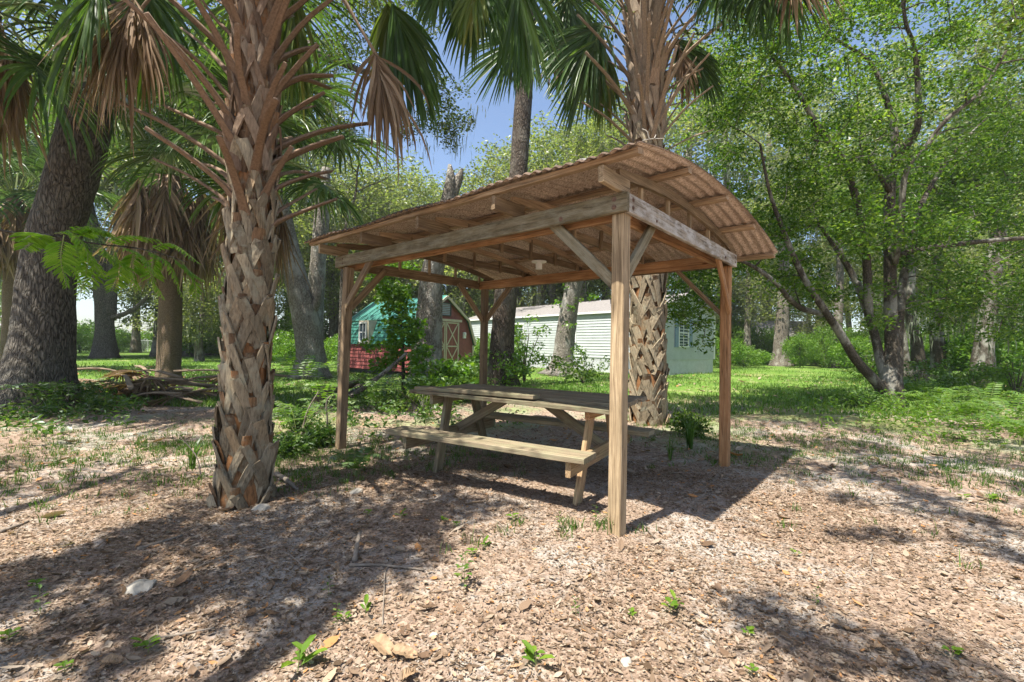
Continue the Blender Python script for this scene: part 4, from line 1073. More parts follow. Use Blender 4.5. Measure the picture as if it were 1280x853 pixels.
for px, Y, kind, sc in [(-60, 34, 2, 1.1), (-10, 26, 0, 1.0), (40, 40, 0, 1.1), (75, 30, 1, 1.1), (170, 44, 2, 1.2), (235, 36, 3, 1.2), (275, 46, 0, 1.2), (250, 27, 3, .75), (330, 30, 1, 1.0), (360, 42, 3, 1.3), (415, 36, 1, .92), (450, 46, 1, 1.05), (480, 34, 3, 1.05), (500, 52, 1, 1.15), (545, 44, 1, 1.0), (580, 36, 3, 1.2),
                       (610, 48, 1, 1.1), (665, 42, 1, 1.12), (690, 34, 3, 1.3), (740, 46, 0, 1.15), (775, 36, 1, 1.1), (830, 44, 2, 1.1), (860, 36, 0, 1.0), (905, 52, 2, 1.2), (935, 40, 1, 1.1), (985, 58, 2, 1.2), (1010, 52, 0, 1.1), (1060, 54, 2, 1.2), (1090, 36, 0, 1.0), (1140, 28, 1, .9), (1165, 40, 2, 1.1), (1215, 30, 0, .95),
                       (1260, 24, 3, 1.0), (1300, 34, 2, 1.1), (1350, 26, 0, 1.1), (-120, 24, 0, 1.1), (1020, 46, 3, 1.0), (200, 62, 2, 1.4), (480, 66, 0, 1.15), (640, 64, 0, 1.1), (900, 70, 2, 1.5), (20, 64, 2, 1.3), (1120, 66, 2, 1.4), (340, 68, 0, 1.3), (760, 70, 0, 1.5)]:
    put(px, Y, kind, sc)
TOPS = [13, 11.6, 15.2, 7.8]
for px, Y, kind, sc in [(1400, 24, 2, 1.1), (1480, 19, 3, 1.0), (1560, 26, 0, 1.2), (1650, 20, 1, 1.1), (1780, 22, 2, 1.1), (-200, 22, 2, 1.1), (-320, 20, 0, 1.1), (-450, 18, 1, 1.1)]: put(px, Y, kind, sc)
for px, Y, kind, yt in [(425, 38, 1, 225), (455, 44, 0, 215), (480, 36, 1, 205), (505, 46, 1, 212), (530, 38, 0, 225), (590, 42, 1, 210), (615, 36, 0, 195), (645, 40, 1, 180), (675, 34, 0, 165), (700, 40, 2, 150), (725, 32, 1, 150), (755, 36, 2, 110), (400, 34, 0, 190), (375, 40, 2, 150),
                       (860, 44, 2, 60), (905, 48, 2, 60), (960, 60, 2, 90), (1030, 62, 2, 60), (1120, 56, 2, 60), (1230, 44, 0, 20), (1320, 36, 2, -40), (200, 34, 2, 40), (260, 40, 2, 60), (320, 36, 0, 80), (20, 30, 2, 20), (-60, 26, 2, 0)]:
    put(px, Y, kind, (1.2 + (432-yt)/F_PX*Y)/TOPS[kind])
for px, Y, yt in [(30, 50, 300), (215, 44, 330), (420, 46, 300), (600, 56, 290), (735, 48, 300), (885, 44, 330), (955, 54, 320), (1100, 46, 310), (1185, 40, 290), (1265, 34, 290)]:
    put(px, Y, 3, (1.2 + (432-yt)/F_PX*Y)/TOPS[3])
used = set()
for x, y, kind, sc in spots:
    o = protos[kind] if kind not in used else copy_tree(protos[kind]); used.add(kind)
    o.location = (x, y, 0); o.rotation_euler = (0, 0, gB.uniform(0, 6.28)); s_ = sc*gB.uniform(.94, 1.06); o.scale = (s_, s_, s_)

# two single trunks at the far edge of the right lawn
for px, py, Yt, lab, ws in [(976, 457, 36, 'pale trunk alone at the far edge of the sunlit lawn', [22, 17, 15, 13, 10]), (1046, 452, 34, 'reddish trunk among brush at the far lawn edge', [14, 11, 10, 8, 6])]:
    P = [np.array([*W(px, py, Yt)[:2], -.1])] + poly([(px, py-25), (px+2, py-60), (px+4, py-110), (px+3, py-180)], Yt)
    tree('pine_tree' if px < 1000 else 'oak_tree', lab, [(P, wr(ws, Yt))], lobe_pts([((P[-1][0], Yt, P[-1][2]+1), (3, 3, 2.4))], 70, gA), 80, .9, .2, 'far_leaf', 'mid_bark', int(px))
# bare sapling
mb = MB()
for pts, ws in [([(428, 330), (432, 281), (444, 246), (447, 213), (452, 198), (461, 184)], [4, 3.4, 2.8, 2, 1.3, .8]), ([(446, 240), (462, 232), (478, 226), (492, 216)], [2, 1.6, 1.1, .7]), ([(446, 215), (436, 205), (428, 196)], [1.5, 1, .6]), ([(434, 275), (455, 262), (470, 250)], [1.6, 1.1, .6]), ([(452, 198), (445, 188), (440, 176)], [1, .8, .5])]:
    Yt = 12
    v, f = tube(smooth_poly(poly(pts, Yt), 14), np.interp(np.linspace(0, 1, 14), np.linspace(0, 1, len(ws)), wr(ws, Yt)), 6); mb.add(v, f)
v, f = tube([[*W(424, 460, 12)[:2], -.1], W(426, 400, 12), W(428, 330, 12)], [.06, .05, .043], 7); mb.add(v, f)
tag(mb.build('bare_sapling', M['mid_bark']), 'thin leafless sapling standing up against the blue sky gap', 'sapling')
# oak overhead, behind the camera: its boughs shade the ground in front
def sunpt(px, py, h):
    p = G(px, py); return p + SUN*(h/SUN[2])
shade = []; srad = []
for px, py, h, rr, m_, lr in [
    # a bough's dark band, then the broad shade before the shelter, then dapples
    (15, 740, 5.3, .10, 3, .16), (70, 716, 5.3, .10, 3, .16), (120, 697, 5.4, .10, 3, .16), (170, 676, 5.4, .10, 3, .17), (215, 657, 5.5, .12, 3, .18), (260, 635, 5.5, .14, 4, .2), (45, 728, 5.3, .08, 2, .15), (95, 706, 5.35, .08, 2, .15), (145, 687, 5.4, .08, 2, .15), (190, 667, 5.4, .08, 2, .16),
    (40, 612, 6, .35, 4, .25), (130, 600, 6, .35, 4, .25), (220, 592, 6, .3, 4, .25), (90, 575, 6.2, .5, 4, .3), (20, 565, 6.4, .6, 5, .35), (190, 560, 6.3, .5, 4, .3), (330, 560, 6.3, .5, 5, .3),
    (330, 655, 5.7, .3, 6, .3), (400, 655, 5.7, .35, 7, .3), (470, 655, 5.7, .3, 6, .3), (540, 645, 5.8, .3, 5, .26), (350, 700, 5.5, .28, 6, .26), (420, 700, 5.5, .28, 6, .26), (295, 720, 5.4, .25, 5, .24), (480, 690, 5.5, .22, 4, .22), (375, 625, 5.8, .4, 6, .3), (445, 615, 5.8, .4, 6, .3), (255, 690, 5.5, .22, 4, .22), (310, 620, 5.8, .35, 5, .3), (590, 625, 5.8, .22, 3, .2), (230, 745, 5.3, .18, 3, .18), (330, 745, 5.3, .18, 3, .18), (500, 620, 5.8, .35, 5, .28), (190, 770, 5.2, .12, 2, .15), (560, 600, 5.9, .3, 3, .24),
    (55, 805, 5.1, .12, 2, .15), (120, 818, 5.1, .1, 2, .13), (15, 790, 5.1, .1, 1, .14), (345, 790, 5.2, .12, 2, .14),
    (950, 745, 6.3, .1, 1, .15), (975, 768, 6.3, .1, 1, .17), (1005, 788, 6.3, .1, 1, .15), (1075, 795, 6.4, .2, 1, .33), (1120, 812, 6.4, .2, 1, .33), (1175, 825, 6.4, .2, 1, .33), (1235, 838, 6.3, .25, 2, .33), (960, 835, 6.2, .2, 1, .33), (1040, 845, 5.1, .12, 1, .14),
    (1180, 635, 6, .35, 4, .2), (1255, 610, 6.2, .4, 6, .25), (1245, 680, 5.8, .25, 3, .18), (1110, 625, 6, .3, 3, .18), (1210, 655, 5.9, .2, 2, .16), (1070, 645, 5.9, .2, 2, .15),
    (1050, 555, 6.5, .8, 10, .32), (1150, 570, 6.5, .8, 10, .32), (990, 525, 7, .9, 9, .36), (1000, 585, 6.4, .4, 5, .25), (960, 540, 6.8, .7, 6, .32), (1080, 595, 6.3, .45, 5, .25), (1120, 540, 6.8, .9, 8, .36), (1230, 560, 6.6, .9, 8, .34), (1190, 590, 6.4, .5, 5, .26), (1040, 530, 6.8, .8, 6, .34), (1270, 530, 6.8, .9, 6, .36), (960, 510, 7, .8, 6, .36), (1260, 585, 6.3, .5, 4, .25)]:
    c = sunpt(px, py, h)
    m_ = int(m_*1.6) if px > 940 and py < 600 else m_
    for _ in range(m_): shade.append(c + gA.normal(size=3)*rr*np.array([1, 1, .5])); srad.append(lr)
shade = np.array(shade); srad = np.array(srad)
trunkP = [(-4.6, -3.4, -.1), (-4.4, -3.2, 1.5), (-4.1, -2.9, 3.0), (-3.4, -2.2, 4.4)]
boughs = [([(-3.8, -2.6, 3.6), (-3.2, -1.2, 4.9), (-2.6, .4, 5.5), (-2.4, 1.8, 5.9)], [.16, .12, .08, .04]), ([(-3.6, -2.4, 4.0), (-2, -1.6, 5.0), (-.4, -.9, 5.3), (1.2, -.2, 5.5), (2.4, .6, 5.9), (3.6, 2.2, 6.3)], [.17, .13, .1, .07, .05, .03]), ([(-4.1, -2.8, 3.2), (-5, -1.0, 4.6), (-5.4, .8, 5.6), (-5.6, 2.4, 6.2)], [.15, .11, .08, .04])]
tree('oak_tree', 'spreading oak whose boughs hang over the clearing from behind', [([np.array(p, float) for p in trunkP], [.34, .27, .23, .18])] + [([np.array(p, float) for p in P], R) for P, R in boughs], shade, 92, srad*1.3, .078, 'oak_leaf', 'oak_bark', 55, rtip=.008, rmax=.04, flat=.5)

# ================================================================== BUILDINGS
M['white_siding'] = flat_mat('white_lap_siding', (.42, .445, .44), .5, .08, 3)
M['skirt'] = flat_mat('skirting_panel', (.45, .46, .47), .6, .1, 4)
M['grey_shingle'] = flat_mat('grey_roof_shingle', (.2, .185, .175), .9, .2, 9, bump=.3)
M['green_metal'] = flat_mat('green_painted_boards', (.035, .14, .11), .5, .2, 4)
M['green_roof'] = flat_mat('green_metal_roof', (.06, .2, .165), .35, .18, 2)
M['red_paint'] = flat_mat('red_painted_boards', (.26, .075, .068), .7, .18, 5)
M['maroon_paint'] = flat_mat('maroon_painted_boards', (.27, .1, .085), .7, .18, 5)
M['cream_trim'] = flat_mat('cream_trim', (.5, .44, .33), .6, .12, 6)
M['white_trim'] = flat_mat('white_trim', (.72, .72, .7), .5, .08, 6)
M['blue_shutter'] = flat_mat('slate_blue_shutter', (.2, .27, .36), .6, .1, 6)
M['glass'] = flat_mat('window_glass', (.05, .07, .09), .08, .2, 2, .8)
M['dark_gap'] = flat_mat('dark_block', (.09, .085, .08), .9, .2, 6)

def lap_wall(name, p0, p1, z0, z1, mat, parent, lap=.13, top=None, holes=()):
    """horizontal lap boards from p0 to p1 (local xy), outward normal on the right of p0->p1; top(s) trims each board."""
    p0 = np.array(p0, float); p1 = np.array(p1, float); d = p1-p0; L = np.linalg.norm(d); d /= L; nrm_ = np.array([d[1], -d[0]])
    mb = MB(); n = int(round((z1-z0)/lap)); lap = (z1-z0)/n
    for k in range(n):
        a, b = z0+k*lap, z0+(k+1)*lap
        if top is None: s0, s1, t0, t1 = 0, L, 0, L
        else:
            s0, s1 = top(a); t0, t1 = top(min(b, z1-1e-3))
        q = lambda s, z, o: [*(p0 + d*s + nrm_*o), z]
        V = [q(s0, a, .03), q(s1, a, .03), q(t1, b, .008), q(t0, b, .008), q(s0, a, .0), q(s1, a, .0), q(t1, b, -.03), q(t0, b, -.03)]
        mb.add(V, np.array([[0, 1, 2, 3], [4, 5, 1, 0], [7, 6, 5, 4], [0, 3, 7, 4], [1, 5, 6, 2]]))
    return mb.build(name, mat, parent)

def slab(name, pts, th, mat, parent, ribs=0):
    """a roof plane: quad pts (local) with thickness downwards; ribs run from pts0 to pts3."""
    P = [np.array(p, float) for p in pts]; n = unit(np.cross(P[1]-P[0], P[3]-P[0])); n = n if n[2] > 0 else -n
    mb = MB(); V = [p for p in P] + [p-n*th for p in P]
    mb.add(V, np.array([[0, 1, 2, 3], [7, 6, 5, 4], [0, 4, 5, 1], [1, 5, 6, 2], [2, 6, 7, 3], [3, 7, 4, 0]]))
    for k in range(ribs):
        s = (k+.5)/ribs; a = P[0]*(1-s)+P[1]*s; b = P[3]*(1-s)+P[2]*s; e = unit(P[1]-P[0])*.018
        V = [a-e, a+e, b+e, b-e]; V = V + [v_+n*.02 for v_ in V]
        mb.add(V, np.array([[4, 5, 6, 7], [0, 1, 5, 4], [2, 3, 7, 6], [1, 2, 6, 5], [3, 0, 4, 7]]))
    return mb.build(name, mat, parent)

def window(parent, p, d, w_, h, frame='white_trim', depth=.05, shutters=None, bars=(1, 1)):
    """p: centre on the wall (local), d: unit xy along the wall with the outside on its right."""
    d = np.array([d[0], d[1], 0.0]); n = np.array([d[1], -d[0], 0]); z = np.array([0, 0, 1.0]); p = np.array(p, float)
    def bx(mb, c, a, b, t_):
        V = [p + d*(c[0]+sx*a/2) + z*(c[1]+sz*b/2) + n*(c[2]+sn*t_/2) for sx in (-1, 1) for sz in (-1, 1) for sn in (-1, 1)]
        mb.add(V, np.array([[0, 1, 3, 2], [4, 6, 7, 5], [0, 4, 5, 1], [2, 3, 7, 6], [0, 2, 6, 4], [1, 5, 7, 3]]))
    mb = MB(); f = .06
    bx(mb, (0, h/2, .04), w_+2*f, f, depth); bx(mb, (0, -h/2, .045), w_+2*f+.04, f, depth+.02); bx(mb, (-w_/2-f/2, 0, .04), f, h-f-.004, depth); bx(mb, (w_/2+f/2, 0, .04), f, h-f-.004, depth)
    for k in range(bars[0]): bx(mb, ((k+1)/(bars[0]+1)*w_-w_/2, 0, .036), .025, h-f-.01, .02)
    for k in range(bars[1]): bx(mb, (0, (k+1)/(bars[1]+1)*h-h/2, .034), w_-.004, .03, .02)
    o = mb.build('window', M[frame], parent)
    mb = MB(); bx(mb, (0, 0, .018), w_-.002, h-f-.004, .012); mb.build('pane', M['glass'], o)
    if shutters:
        for s in (-1, 1):
            mb = MB(); bx(mb, (s*(w_/2+f+.17), 0, .05), .3, h+.08, .035)
            for k in range(12): bx(mb, (s*(w_/2+f+.17), -h/2+(k+.5)*h/12, .072), .22, h/12*.55, .014)
            mb.build('shutter', M[shutters], o)
    return o

# ---- mobile home
mh = thing('mobile_home', 'long white mobile home with grey shingle roof and blue shuttered end window', 'house', (6.4, 20.3, 0), math.atan2(.64, .77))
MW, ML, ZE, ZR = 5.3, 15.0, 3.0, 3.85
lap_wall('side_wall', (0, ML), (0, 0), .72, ZE, M['white_siding'], mh, .14)
lap_wall('end_wall', (0, 0), (MW, 0), .72, ZE, M['white_siding'], mh, .14)
lap_wall('gable', (0, 0), (MW, 0), ZE, ZR-.02, M['white_siding'], mh, .14, top=lambda z: ((z-ZE)/(ZR-ZE)*MW/2, MW-(z-ZE)/(ZR-ZE)*MW/2))
lap_wall('back_wall', (MW, 0), (MW, ML), .72, ZE, M['white_siding'], mh, .14)
def ribbed(name, p0, p1, z0, z1, mat, parent):
    p0 = np.array(p0, float); p1 = np.array(p1, float); d = p1-p0; L = np.linalg.norm(d); d /= L; n_ = np.array([d[1], -d[0]]); m_ = int(L/.1)
    s = np.linspace(0, L, m_*2+1); o = np.where((np.arange(len(s))//1) % 2 == 0, -.012, .012)
    xy = p0 + d*s[:, None] + n_*o[:, None]; V = np.concatenate([np.column_stack([xy, np.full(len(s), z)]) for z in (z0, z1)])
    i = np.arange(len(s)-1); return mk(name, V, np.stack([i, i+1, i+1+len(s), i+len(s)], 1), mat, parent)
ribbed('skirting', (-.0, ML), (0, -.0), -.05, .72, M['skirt'], mh); ribbed('skirting', (0, 0), (MW, 0), -.05, .72, M['skirt'], mh)
slab('roof', [(-.12, -.2, ZE+.03), (-.12, ML+.2, ZE+.03), (MW/2, ML+.2, ZR+.08), (MW/2, -.2, ZR+.08)], .09, M['grey_shingle'], mh)
slab('roof', [(MW+.3, -.25, ZE-.02), (MW+.3, ML+.2, ZE-.02), (MW/2+.004, ML+.2, ZR+.08), (MW/2+.004, -.25, ZR+.08)], .09, M['grey_shingle'], mh)
mb = MB(); mb.box((-.135, ML/2, ZE-.03), (.03, ML+.4, .1)); mb.build('fascia', M['white_trim'], mh)
mb = MB(); mb.box((-.02, -.02, 1.86), (.09, .09, 2.26)); mb.box((MW+.02, -.02, 1.86), (.09, .09, 2.26)); mb.build('corner_trim', M['white_trim'], mh)
window(mh, (2.3, 0, 1.98), (1, 0), .8, 1.3, shutters='blue_shutter')
window(mh, (0, 5.2, 2.0), (0, -1), .9, 1.1); window(mh, (0, 9.4, 2.0), (0, -1), .9, 1.1)
for y in (3.3, 7.0):
    mb = MB(); mb.box((1.3, y, ZE+.62), (.3, .3, .22)); mb.box((1.3, y, ZE+.75), (.4, .4, .05)); mb.build('roof_vent', M['dark_gap'], mh)

# ---- barn shed
sh = thing('barn_shed', 'small red barn shed with green gambrel roof and cross braced maroon doors', 'shed', (-3.63, 16.5, 0), math.atan2(.75, .66))
SW, SL = 3.04, 5.0
prof = [(0, 1.25), (.36, 2.2), (SW/2, 3.08), (SW-.36, 2.2), (SW, 1.25)]
mb = MB(); 
for x in (.3, SW-.3): mb.box((x, SL/2, .05), (.15, SL-.1, .3))
mb.build('skid', M['dark_gap'], sh)
lap_wall('side_wall', (0, SL), (0, 0), .2, 1.25, M['red_paint'], sh, .15)
lap_wall('side_wall', (SW, 0), (SW, SL), .2, 1.25, M['red_paint'], sh, .15)
lap_wall('front_wall', (0, 0), (SW, 0), .2, 1.25, M['maroon_paint'], sh, .12)
def gtop(z):
    if z < 2.2: x = (z-1.25)/.95*.36
    else: x = .36 + (z-2.2)/.88*(SW/2-.36)
    return (x, SW-x)
lap_wall('gable', (0, 0), (SW, 0), 1.25, 3.06, M['maroon_paint'], sh, .12, top=gtop)
# steep lower roof with lapped green boards, then the metal top
def steep(xa, za, xb, zb, flip):
    mb = MB(); n = 7
    for k in range(n):
        a, b = k/n, (k+1)/n; o = .035 if not flip else -.035
        p = lambda s, y, q: (xa+(xb-xa)*s - q, y, za+(zb-za)*s)
        V = [p(a, -.12, o), p(a, SL+.12, o), p(b, SL+.12, o*.3), p(b, -.12, o*.3), p(a, -.12, -o*.6), p(a, SL+.12, -o*.6), p(b, SL+.12, -o), p(b, -.12, -o)]
        mb.add(V, np.array([[0, 1, 2, 3], [4, 7, 6, 5], [0, 4, 5, 1], [0, 3, 7, 4], [1, 5, 6, 2]]))
    return mb.build('lower_roof', M['green_metal'], sh)
steep(-.06, 1.2, .33, 2.2, False); steep(SW+.06, 1.2, SW-.33, 2.2, True)
slab('upper_roof', [(.26, -.15, 2.2), (.26, SL+.15, 2.2), (SW/2, SL+.15, 3.14), (SW/2, -.15, 3.14)], .05, M['green_roof'], sh, 12)
slab('upper_roof', [(SW-.26, -.15, 2.2), (SW-.26, SL+.15, 2.2), (SW/2+.003, SL+.15, 3.14), (SW/2+.003, -.15, 3.14)], .05, M['green_roof'], sh, 12)
def trim_bar(a, b, w_, name='trim', mat='cream_trim', y=-.14, parent=None, dy=.04):
    a = np.array(a, float); b = np.array(b, float); d = unit(b-a); n = np.array([-d[1], d[0]])*w_/2
    V = [[*(a-n), 0], [*(a+n), 0], [*(b+n), 0], [*(b-n), 0]]
    V = np.array([[v_[0], y, v_[1]] for v_ in V] + [[v_[0], y+dy, v_[1]] for v_ in V])
    return V, np.array([[0, 1, 2, 3], [7, 6, 5, 4], [0, 4, 5, 1], [1, 5, 6, 2], [2, 6, 7, 3], [3, 7, 4, 0]])
mb = MB()
for a, b in zip(prof[:-1], prof[1:]): mb.add(*trim_bar((a[0], a[1]+.0), (b[0], b[1]), .09, y=-.19))
mb.add(*trim_bar((.03, .2), (.03, 1.22), .08, y=-.08)); mb.add(*trim_bar((SW-.03, .2), (SW-.03, 1.22), .08, y=-.08))
mb.build('edge_trim', M['cream_trim'], sh)
dx0, dx1, dz0, dz1 = .82, 2.22, .22, 2.12
for q, (a, b) in enumerate(((dx0, (dx0+dx1)/2-.006), ((dx0+dx1)/2+.006, dx1))):
    mb = MB(); n = 5
    for k in range(n): mb.box((a+(b-a)*(k+.5)/n, -.045, (dz0+dz1)/2), ((b-a)/n-.012, .03, dz1-dz0))
    d = mb.build('door', M['maroon_paint'], sh)
    tb = MB()
    for p0, p1 in (((a+.035, dz0), (a+.035, dz1)), ((b-.035, dz0), (b-.035, dz1))): tb.add(*trim_bar(p0, p1, .05, y=-.085, dy=.022))
    zm = (dz0+dz1)/2
    for z in (dz0+.035, zm, dz1-.035): tb.add(*trim_bar((a+.072, z), (b-.072, z), .05, y=-.083, dy=.02))
    for z0_, z1_ in ((dz0+.07, zm-.035), (zm+.035, dz1-.07)):
        tb.add(*trim_bar((a+.075, z0_), (b-.075, z1_), .045, y=-.081, dy=.012)); tb.add(*trim_bar((a+.075, z1_), (b-.075, z0_), .045, y=-.079, dy=.012))
    tb.build('door_brace', M['cream_trim'], d)
mb = MB(); mb.add(*trim_bar((dx0-.12, dz1+.06), (dx1+.12, dz1+.06), .09, y=-.1, dy=.05)); mb.build('door_header', M['cream_trim'], sh)
mb = MB()
for a, b in (((1.28, 2.36), (1.28, 2.84)), ((1.76, 2.36), (1.76, 2.84)), ((1.28, 2.36), (1.76, 2.36)), ((1.28, 2.84), (1.76, 2.84))): mb.add(*trim_bar(a, b, .05, y=-.09, dy=.05))
o = mb.build('gable_vent', M['dark_gap'], sh)
mb = MB()
for k in range(7): mb.add(*trim_bar((1.3, 2.4+k*.068), (1.74, 2.4+k*.068), .045, y=-.07, dy=.025))
mb.build('louvre', flat_mat('grey_louvre', (.35, .38, .42), .5), o)
mb = MB(); mb.box((2.52, -.06, 1.62), (.13, .06, .24)); mb.box((2.52, -.1, 1.66), (.09, .05, .1)); mb.build('wall_lamp', M['white_trim'], sh)
# dormer window on the green slope
yd = 3.1
mb = MB()
V = [(-.1, yd-.42, 1.22), (-.1, yd+.42, 1.22), (-.1, yd+.34, 2.16), (-.1, yd-.34, 2.16), (.35, yd-.42, 1.22), (.35, yd+.42, 1.22), (.35, yd+.34, 2.16), (.35, yd-.34, 2.16)]
mb.add(V, np.array([[0, 1, 2, 3], [0, 3, 7, 4], [1, 5, 6, 2], [3, 2, 6, 7], [4, 5, 1, 0]])); dm = mb.build('dormer', M['cream_trim'], sh)
window(dm, (-.1, yd, 1.68), (0, -1), .42, .76)

# ---- houses and a fence far off
M['far_wall'] = flat_mat('pale_house_wall', (.6, .6, .58), .7, .08, 2)
M['far_roof'] = flat_mat('far_house_roof', (.22, .21, .2), .9, .15, 3)
M['tan_wall'] = flat_mat('tan_house_wall', (.42, .37, .3), .8, .1, 2)
def far_house(label, px, Y, W_, D, ze, zr, rz, wall, name='house'):
    x = W(px, 430, Y)[0]; h = thing(name, label, 'house', (x, Y, 0), rz)
    mb = MB(); mb.box((0, 0, ze/2), (W_, D, ze)); mb.add([(-W_/2, -D/2, ze), (-W_/2, D/2, ze), (-W_/2, 0, zr), (W_/2, -D/2, ze), (W_/2, D/2, ze), (W_/2, 0, zr)], [np.array([[0, 2, 1], [3, 4, 5]])])
    mb.build('wall', M[wall], h)
    for s in (-1, 1): slab('roof', [(-W_/2-.3, s*(D/2+.4), ze-.1), (W_/2+.3, s*(D/2+.4), ze-.1), (W_/2+.3, s*.003, zr+.06), (-W_/2-.3, s*.003, zr+.06)], .12, M['far_roof'], h)
    for k in range(int(W_/3)): window(h, (-W_/2+1.5+3*k, -D/2, 1.6), (1, 0), .9, 1.1)
    mb = MB(); mb.box((W_/2-1.0, -D/2-.03, 1.02), (.9, .06, 2.04)); mb.build('door', M['white_trim'], h)
    return h
far_house('pale low house glimpsed behind the big oak', 0, 62, 12, 7, 2.7, 4.2, .2, 'far_wall')
far_house('white house roof seen past the lawn right of the skirted palm', 268, 58, 10, 7, 2.7, 4.0, -.1, 'far_wall')
far_house('tan house with dark roof beyond the sunlit right lawn', 936, 50, 11, 7, 2.8, 4.4, -.25, 'tan_wall')
far_house('pale house behind the thicket of dark trunks', 1255, 40, 9, 6, 2.7, 4.0, -.4, 'far_wall')
fx0, fx1 = W(60, 440, 46), W(300, 440, 50)
fn = thing('wire_fence', 'low wire fence with steel posts across the far lawn', 'fence', (0, 0, 0))
M['steel'] = flat_mat('galvanised_steel', (.5, .52, .53), .4, .1, 5)
pts = [np.array([*(fx0[:2]*(1-s)+fx1[:2]*s), 0]) for s in np.linspace(0, 1, 9)]
for p in pts:
    v, f = tube([p - [0, 0, .1], p + [0, 0, 1.25]], [.035, .035], 8); mk('post', v, f, M['steel'], fn)
mb = MB()
for a, b in zip(pts[:-1], pts[1:]):
    for z, r in ((1.2, .022), (.05, .008)): mb.add(*tube([a+[0, 0, z], b+[0, 0, z]], [r, r], 6))
    for k in range(30):
        for sg in (0, 1):
            s0 = k/30; s1 = min(1, (k+3)/30); q0_, q1_ = (s0, s1) if sg else (s1, s0)
            mb.add(*tube([a*(1-q0_)+b*q0_+np.array([0, 0, .05]), a*(1-q1_)+b*q1_+np.array([0, 0, 1.2])], [.006, .006], 3, cap=False))
mb.build('wire_mesh', M['steel'], fn)

# ================================================================== UNDERGROWTH
def shrub(name, label, base, h, w_, n, per, size, leaf, seed, cat='shrub', group=None, rad=.22, aspect=.5, stems=7, hang=0):
    g = np.random.default_rng(seed); o = thing(name, label, cat, (base[0], base[1], 0), 0, group)
    C = lobe_pts([((0, 0, h*.55), (w_/2, w_/2, h*.45))], n, g, .2)
    mb = MB(); z0 = float(gz(base[0], base[1]))
    sk = []; sr = []
    for k in range(stems):
        a = g.uniform(0, 6.28); e = np.array([math.cos(a), math.sin(a), 0])*w_*.3*g.random()
        P = smooth_poly([(0, 0, z0-.05), e*.35 + [0, 0, h*.35], e + [0, 0, h*.75]], 7); R = np.linspace(.014, .005, 7)*max(.6, h)
        mb.add(*tube(P, R, 6)); sk += list(P); sr += list(R)
    b = grow(sk, sr, C, .003, g, rmax=.02)
    if b.V: mb.add(np.concatenate(b.V), [np.concatenate(x) for x in b.F.values()])
    mb.build('stem', M['stem_bark'], o, True)
    v, f = leaf_cloud(C, per, rad, size, seed=seed, aspect=aspect, hang=hang); mk('foliage', v, f, M[leaf], o)
    return o
gC = np.random.default_rng(300)
# vine-covered bush before the shed
vb = W(505, 470, 11.2); o = thing('vine_bush', 'bright green vine covered bush climbing before the red shed', 'bush', (0, 0, 0))
C = pxc([(503, 380, 11.2, 22, 45, .5, 26), (490, 350, 11.3, 22, 22, .4, 11), (555, 468, 10.6, 40, 20, .8, 26), (512, 430, 11, 20, 30, .6, 12), (478, 440, 11.2, 18, 25, .4, 8), (560, 480, 9.8, 40, 18, .7, 20)], gC)
v, f = leaf_cloud(C, 60, .3, .11, seed=301, aspect=.7); mk('foliage', v, f, M['bright_leaf'], o)
sk = smooth_poly([(vb[0], vb[1], -.1), W(503, 430, 11.2), W(498, 380, 11.2), W(492, 340, 11.2)], 12)
mb = MB(); mb.add(*tube(sk, np.linspace(.05, .02, 12), 7)); b = grow(sk, np.linspace(.05, .02, 12), C, .004, gC, rmax=.02); mb.add(np.concatenate(b.V), [np.concatenate(x) for x in b.F.values()])
mb.build('stem', M['stem_bark'], o, True)
SH = [(478, 515, .4, .9, 'weed', 'leafy green shrub under the leaning log'), (530, 520, .6, 1.4, 'leaf', 'dark green low shrub behind the bench end'), (575, 500, .8, 1.4, 'weed', 'green bush behind the tabletop left corner'),
      (655, 478, 1.5, 1.1, 'bright_leaf', 'yellow green bush beside the tall dark oak'), (640, 484, .9, 1.0, 'bright_leaf', 'small bright bush at the foot of the tall oak'), (728, 480, .75, 1.5, 'leaf', 'broad leaved bush before the ivy clad trunk'), (600, 480, 1.0, 1.2, 'weed', 'green bush showing between rear post and oak'),
      (1068, 512, .45, 1.0, 'weed', 'low tuft bush left of the many stemmed tree'), (1090, 480, .9, .9, 'leaf', 'dark bush behind the many stemmed tree base'),
      (1150, 500, .9, 1.6, 'weed', 'ferny bush under the twin dark trunk'), (1215, 500, .9, 1.7, 'weed', 'tall grassy bush under the blackened trunk'), (1270, 505, 1.3, 1.5, 'bright_leaf', 'bright bush at the edge of the thicket'),
      (20, 505, .7, 1.1, 'leaf', 'dark weeds at the foot of the massive oak'), (85, 512, .6, 1.0, 'weed', 'light weeds on the near side of the massive oak'), (358, 572, .22, .35, 'weed', 'leafy weeds right beside the near palm foot'), (372, 540, .4, .3, 'weed', 'tall thin weeds between near palm and shelter post'),
      (398, 560, .28, .25, 'weed', 'weeds hugging the left shelter post'), (860, 545, .35, .5, 'leaf', 'low dark plant beside the rear palm foot')]
for k, (px, py, h, w_, lf, lab) in enumerate(SH):
    b = G(px, py)
    shrub('shrub', lab, b, (h*b[1]/9 if b[1] > 9 else h)*.85, w_*max(1, b[1]/10), 26, 40, .07*max(.8, b[1]/9), lf, 310+k, rad=.2*max(.9, b[1]/9), aspect=.45, hang=.2)
